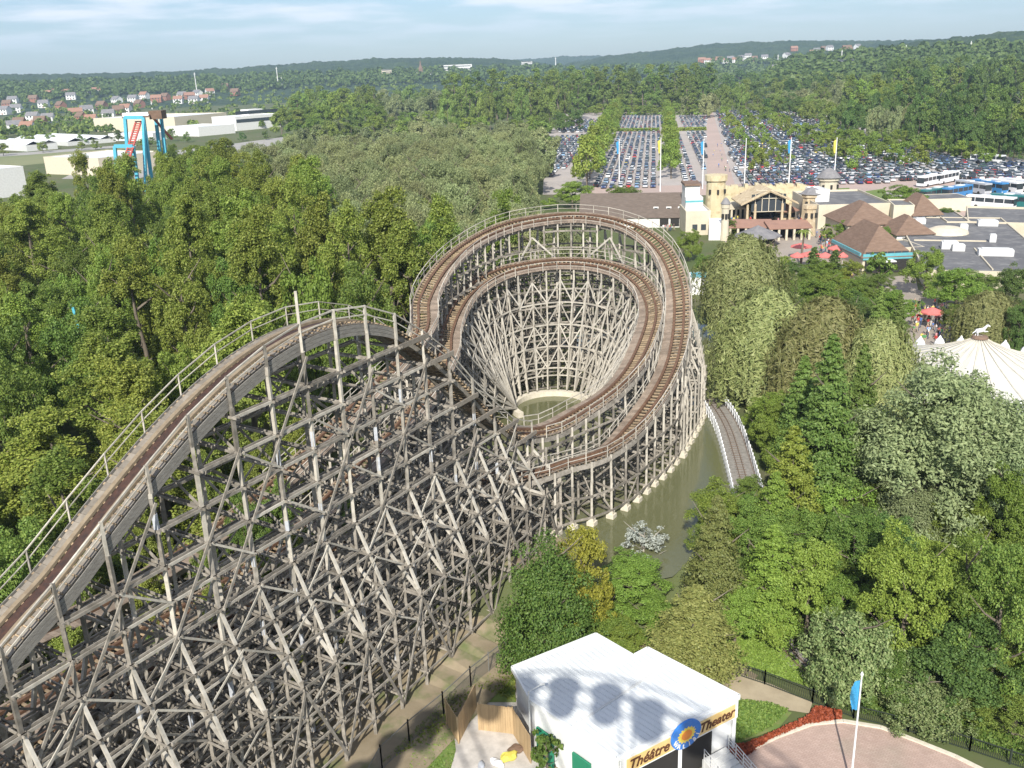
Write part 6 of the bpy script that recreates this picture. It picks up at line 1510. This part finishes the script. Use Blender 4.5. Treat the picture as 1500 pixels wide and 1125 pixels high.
for px, py, s_, mt, lb in rub:
    p = at(px, py, Zg); bm = bmesh.new(); bmesh.ops.create_icosphere(bm, subdivisions=2, radius=s_); [setattr(v, 'co', Vector((v.co.x*1.3+.1*math.sin(v.co.y*9), v.co.y*.8, v.co.z*.5+.06*math.sin(v.co.x*11)))) for v in bm.verts]
    me = bpy.data.meshes.new('sack'); bm.to_mesh(me); bm.free(); me.materials.append(mt); o = link_mesh('sack' if 'crate' not in lb else 'crate', me); o.location = p+UPZ*s_*.4; o.rotation_euler = (0, 0, px); tag(o, lb, 'sack' if 'crate' not in lb else 'crate')
# ---- fences ----
m_fence = plain('dark_fence_paint', (.035, .045, .035), rough=.5); m_mesh = plain('grey_fence_wire', (.16, .155, .14), rough=.6)
def bar_fence(name, pts, h, gap, label, mat, rail=.05, bar=.022, post=2.4, z=Zg, zf=None):
    r = empty(name, at(pts[0][0], pts[0][1], z), label, 'fence'); P = [at(a, b, z) for a, b in pts]; mb = MB(); ps = MB()
    for A_, B_ in zip(P[:-1], P[1:]):
        n = max(1, int((B_-A_).length/gap))
        for hh in (.12, h-.06): mb.beam(A_+UPZ*hh, B_+UPZ*hh, rail, rail)
        for i in range(n): c = A_.lerp(B_, i/n); mb.beam(c+UPZ*.05, c+UPZ*h, bar, bar)
    mb.build('bar_panel', mat, r)
    for A_, B_ in zip(P[:-1], P[1:]):
        n = max(1, round((B_-A_).length/post))
        for i in range(n+1): c = A_.lerp(B_, i/n); mb = MB(); mb.box((c.x, c.y, z), (.09, .09, h+.1)); mb.build('post', mat, r)
bar_fence('metal_fence', [(1065, 985), (1120, 1003), (1190, 1030), (1250, 1052)], 1.15, .13, 'black upright bar fence in front of the little lawn', m_fence)
bar_fence('metal_fence', [(1250, 1052), (1330, 1072), (1420, 1100), (1540, 1140)], 1.1, .13, 'black bar fence half hidden in the ground cover at the lower right', m_fence)
bar_fence('mesh_fence', [(540, 1165), (560, 1128), (600, 1090), (650, 1048), (690, 1010), (742, 968)], 1.9, .1, 'tall grey wire mesh fence along the foot of the trestle', m_mesh, .05, .018)
# ---- little railway bend and its bridge ----
m_bal = noise_mat('dark_ballast', (.20, .185, .165), (.30, .28, .25), scale=2.5, rough=1, detail=10, bump=.4); m_steel = plain('rusty_steel_rail', (.16, .11, .08), rough=.5); m_sleep = noise_mat('sleeper_timber', (.15, .12, .10), (.22, .18, .15), scale=2, rough=.9)
def lline(pts, step): return catmull(pts, step)
def railway(pts, label, width=1.5):
    L_ = lline(pts, .3); mb = MB()
    for i in range(len(L_)-1):
        t, r = frame(L_, i); t2, r2 = frame(L_, i+1); mb.quad(L_[i]-r*width/2*1, L_[i]+r*width/2, L_[i+1]+r2*width/2, L_[i+1]-r2*width/2)
    o = mb.build('track_bed', m_bal); o['kind'] = 'structure'
    root = empty('miniature_railway', L_[0], label, 'railway'); mb = MB()
    for i in range(0, len(L_)-1, 2): t, r = frame(L_, i); mb.beam(L_[i]-r*.48+UPZ*.03, L_[i]+r*.48+UPZ*.03, .12, .06, side=t)
    mb.build('sleepers', m_sleep, root)
    for s_ in (-1, 1):
        mb = MB()
        for i in range(len(L_)-1): t, r = frame(L_, i); t2, r2 = frame(L_, i+1); mb.beam(L_[i]+r*s_*.3+UPZ*.09, L_[i+1]+r2*s_*.3+UPZ*.09, .06, .07)
        mb.build('rail', m_steel, root)
P = [at(a, b, Zg)+UPZ*.09 for a, b in ((1175, 895), (1150, 905), (1143, 925), (1148, 945), (1163, 965), (1185, 985), (1215, 1005), (1250, 1018))]
railway(P, 'curved narrow gauge railway beside the small lawn above the plaza', 1.7)
Zb = .35; P = [at(a, b, Zb) for a, b in ((1040, 585), (1056, 608), (1068, 632), (1077, 660), (1086, 692), (1094, 722), (1100, 750))]
railway([p+UPZ*.02 for p in P], 'narrow gauge railway crossing the pond on the white railed bridge', 2.3)
br = empty('bridge', P[3], 'low curved bridge with white wooden side rails at the pond edge', 'bridge'); L_ = catmull(P, .35)
mb = MB()
for i in range(len(L_)-1):
    t, r = frame(L_, i); t2, r2 = frame(L_, i+1); a, b, c, d = L_[i]-r*1.35, L_[i]+r*1.35, L_[i+1]+r2*1.35, L_[i+1]-r2*1.35; mb.hexa([q-UPZ*.35 for q in (a, b, c, d)]+[q-UPZ*.01 for q in (a, b, c, d)])
mb.build('deck', m_sleep, br)
for s_ in (-1, 1):
    mb = MB(); i0, i1 = (3, len(L_)-6) if s_ < 0 else (6, len(L_)//2+8)
    lo_, hi_ = (4, len(L_)-3) if True else (0, 0)
    for i in range(lo_, hi_ if s_ < 0 or frame(L_, 5)[1].x < 0 else hi_-10):
        t, r = frame(L_, i); t2, r2 = frame(L_, i+1)
        q = L_[i]+r*s_*1.4; q2 = L_[min(i+1, len(L_)-1)]+r2*s_*1.4
        mb.beam(q+UPZ*.85, q2+UPZ*.85, .09, .09); mb.beam(q+UPZ*.25, q2+UPZ*.25, .07, .07); mb.beam(q+UPZ*.25, q2+UPZ*.85, .05, .06); mb.beam(q+UPZ*.85, q2+UPZ*.25, .05, .06)
        if i % 3 == 0: mb.box((q.x, q.y, Zb-.3), (.14, .14, 1.35))
    mb.build('side_railing', m_cw, br)
# ---- flagpole on the plaza ----
flagpole(0, 0, 0, m_fblue, 'tall white flagpole with a limp blue flag in front of the round bushes', .55, 2.1, p=Vector((19.9, 45.4, Zg)), h=8.0, rad=.075)
# ---- big wheel behind the camera: its cabins and spokes throw the soft shadows on the roof and the plaza ----
m_wh = plain('white_wheel_steel', (.70, .71, .72), rough=.4)
own = at(963, 1005, zr); nb = at(890, 980, zr); u = (nb-own); u.z = 0; u.normalize()
hub = Vector((0, 0, 0))+Vector((0, 0, 19.0)); back = Vector((-u.y, u.x, 0));
if back.y > 0: back = -back
wc = Vector((0, 0, 18.5))+back*1.15; Rw = 22.0
whl = empty('ferris_wheel', (wc.x, wc.y, Zg), 'big white wheel with hanging round cabins', 'ferris wheel')
NG = 44; mb = MB()
for s_ in (-.9, .9):
    for i in range(72):
        a, b = 2*math.pi*i/72, 2*math.pi*(i+1)/72
        for rr2 in (Rw, Rw-1.2): mb.beam(wc+u*math.cos(a)*rr2+UPZ*math.sin(a)*rr2+back*s_, wc+u*math.cos(b)*rr2+UPZ*math.sin(b)*rr2+back*s_, .14, .14)
mb.build('rim', m_wh, whl)
for i in range(18):
    a = 2*math.pi*i/18+.09; mb = MB()
    for s_ in (-.9, .9): mb.beam(wc+back*s_*.6, wc+u*math.cos(a)*Rw+UPZ*math.sin(a)*Rw+back*s_, .12, .12)
    mb.build('spoke', m_wh, whl)
mb = MB(); mb.tube(wc-back*2, wc+back*2, .8, n=16); mb.build('hub', m_wh, whl)
for s_ in (-1, 1):
    for k in (-1, 1): mb = MB(); q = wc+back*s_*2.0; e = q+u*k*9+back*s_*1.5; e.z = Zg; mb.beam(q, e, .6, .6); mb.build('support_leg', m_wh, whl)
for i in range(NG):
    a = 2*math.pi*i/NG+math.pi/2
    c = wc+u*math.cos(a)*Rw+UPZ*(math.sin(a)*Rw)
    if (c-Vector((0, 0, CAMH))).length < 3.0: c = c+back*.4
    mb = MB(); mb.lathe((c.x, c.y, c.z-2.6), [(.2, 0), (.8, .15), (.95, .6), (.95, 1.0), (.9, 1.0), (.86, .3), (0, .25)], 14); g_ = mb.build('cabin', m_fblue, whl); g_['_o'] = list(whl.location)
    mb = MB(); mb.lathe((c.x, c.y, c.z-.5), [(1.15, -.12), (1.1, 0), (.6, .28), (.03, .42)], 12); mb.tube((c.x, c.y, c.z-2.4), (c.x, c.y, c.z-.2), .05, n=6); mb.build('cabin_roof', m_cw, g_)
# ================================================================== visitors
m_skin = plain('skin', (.52, .33, .24), rough=.6); m_hair = plain('dark_hair', (.07, .045, .03), rough=.7); m_shoe = plain('dark_shoes', (.05, .045, .04), rough=.7)
CL = {'white': (.75, .74, .72), 'red': (.5, .05, .05), 'blue': (.08, .2, .5), 'black': (.03, .03, .035), 'pink': (.65, .28, .33), 'yellow': (.7, .58, .12), 'light blue': (.35, .52, .7), 'green': (.1, .3, .12), 'grey': (.3, .3, .3)}
m_cl = {k: plain(k.replace(' ', '_')+'_shirt_cloth', v, rough=.85) for k, v in CL.items()}; m_jean = plain('denim_trousers', (.08, .11, .19), rough=.9); m_short = plain('beige_shorts', (.42, .36, .26), rough=.9)
def person_mesh(stride, bend, v):
    """one continuous skinned body: joints as connected points with a radius each"""
    J = {'pel': (0, 0, .95, .15), 'sto': (0, 0, 1.12, .145), 'che': (0, 0, 1.32, .165), 'nek': (0, -.01, 1.47, .06), 'hd1': (0, -.02, 1.57, .085), 'hd2': (0, -.02, 1.67, .09)}
    E_ = [('pel', 'sto'), ('sto', 'che'), ('che', 'nek'), ('nek', 'hd1'), ('hd1', 'hd2')]
    for s_, n in ((-1, 'l'), (1, 'r')):
        st = stride*s_
        J['hip'+n] = (.1*s_, 0, .88, .095); J['kne'+n] = (.11*s_, -.5*st-.02, .49, .062); J['ank'+n] = (.11*s_, -st+.02, .09, .045); J['toe'+n] = (.12*s_, -st-.14, .045, .038)
        J['sho'+n] = (.19*s_, 0, 1.39, .062); J['elb'+n] = (.25*s_, .3*st+.02, 1.12, .045); J['wri'+n] = (.25*s_, .55*st-.10-bend*.2, .92+bend*.22, .034); J['han'+n] = (.25*s_, .6*st-.14-bend*.26, .84+bend*.28, .036)
        E_ += [('pel', 'hip'+n), ('hip'+n, 'kne'+n), ('kne'+n, 'ank'+n), ('ank'+n, 'toe'+n), ('che', 'sho'+n), ('sho'+n, 'elb'+n), ('elb'+n, 'wri'+n), ('wri'+n, 'han'+n)]
    ks = list(J); me = bpy.data.meshes.new('person'); me.from_pydata([J[k][:3] for k in ks], [(ks.index(a), ks.index(b)) for a, b in E_], [])
    ob = bpy.data.objects.new('person', me); COL.objects.link(ob); md = ob.modifiers.new('Skin', 'SKIN'); sv = me.skin_vertices[0].data
    for i, k in enumerate(ks): sv[i].radius = (J[k][3]*(1.15 if k in ('che', 'pel') else 1), J[k][3]*(.75 if k in ('che', 'pel', 'sto') else 1)); sv[i].use_root = (k == 'pel')
    sub = ob.modifiers.new('Sub', 'SUBSURF'); sub.levels = 1; sub.render_levels = 1
    dg = bpy.context.evaluated_depsgraph_get(); m2 = bpy.data.meshes.new_from_object(ob.evaluated_get(dg)); bpy.data.objects.remove(ob)
    m2.materials.clear(); [m2.materials.append(x) for x in (m_skin, m_cl['white'], m_jean, m_shoe, m_hair)]
    for p in m2.polygons:
        c = p.center; z = c.z; mi = 0
        if z < .1: mi = 3
        elif z < .98 and abs(c.x) < .2: mi = 2
        elif z < 1.46 and (abs(c.x) < .2 or z > 1.18): mi = 1
        elif z > 1.66 or (z > 1.5 and c.y > .02): mi = 4
        p.material_index = mi; p.use_smooth = True
    return m2
PM = [person_mesh(.22, 0, 0), person_mesh(.02, .3, 1), person_mesh(.3, .6, 2), person_mesh(.08, 0, 3)]
def people(n, poly, area, seed, zoff=.1, smin=0):
    r = random.Random(seed)
    for i in range(n):
        while True:
            px, py = r.uniform(min(p[0] for p in poly), max(p[0] for p in poly)), r.uniform(min(p[1] for p in poly), max(p[1] for p in poly))
            if inpoly(px, py, poly): break
        q = at(px, py, 0); c = r.choice(list(CL)); o = link_mesh('person', r.choice(PM)); o.location = (q.x, q.y, zoff); o.rotation_euler = (0, 0, r.uniform(0, 6.28)); s_ = r.choice([1, 1.02, .97, 1.05, .72]); o.scale = (s_,)*3
        o.material_slots[1].link = 'OBJECT'; o.material_slots[1].material = m_cl[c]; sh = r.random() < .4
        if sh: o.material_slots[2].link = 'OBJECT'; o.material_slots[2].material = m_short
        tag(o, ('child' if s_ < .8 else 'person')+' in a '+c+' shirt and '+('beige shorts' if sh else 'dark trousers')+' '+area, 'person', 'visitors '+area)
people(105, [(1195, 348), (1248, 350), (1252, 372), (1200, 376)], 'in the crowd on the food square', 1)
people(75, [(1334, 452), (1385, 448), (1400, 500), (1350, 512), (1335, 490)], 'on the crowded path beside the carousel', 2)
people(26, [(1070, 318), (1180, 318), (1180, 330), (1070, 330)], 'in the entrance court', 3)
people(28, [(1236, 395), (1262, 392), (1268, 428), (1240, 430)], 'in front of the restaurant', 4)
people(14, [(1042, 250), (1085, 270), (1050, 200), (1042, 200)], 'walking on the avenue through the car park', 5)
people(10, [(1395, 505), (1430, 500), (1440, 515), (1400, 525)], 'near the carousel rim', 6)
people(8, [(970, 342), (1000, 342), (1000, 336), (970, 336)], 'in front of the long brown roofed house', 7)
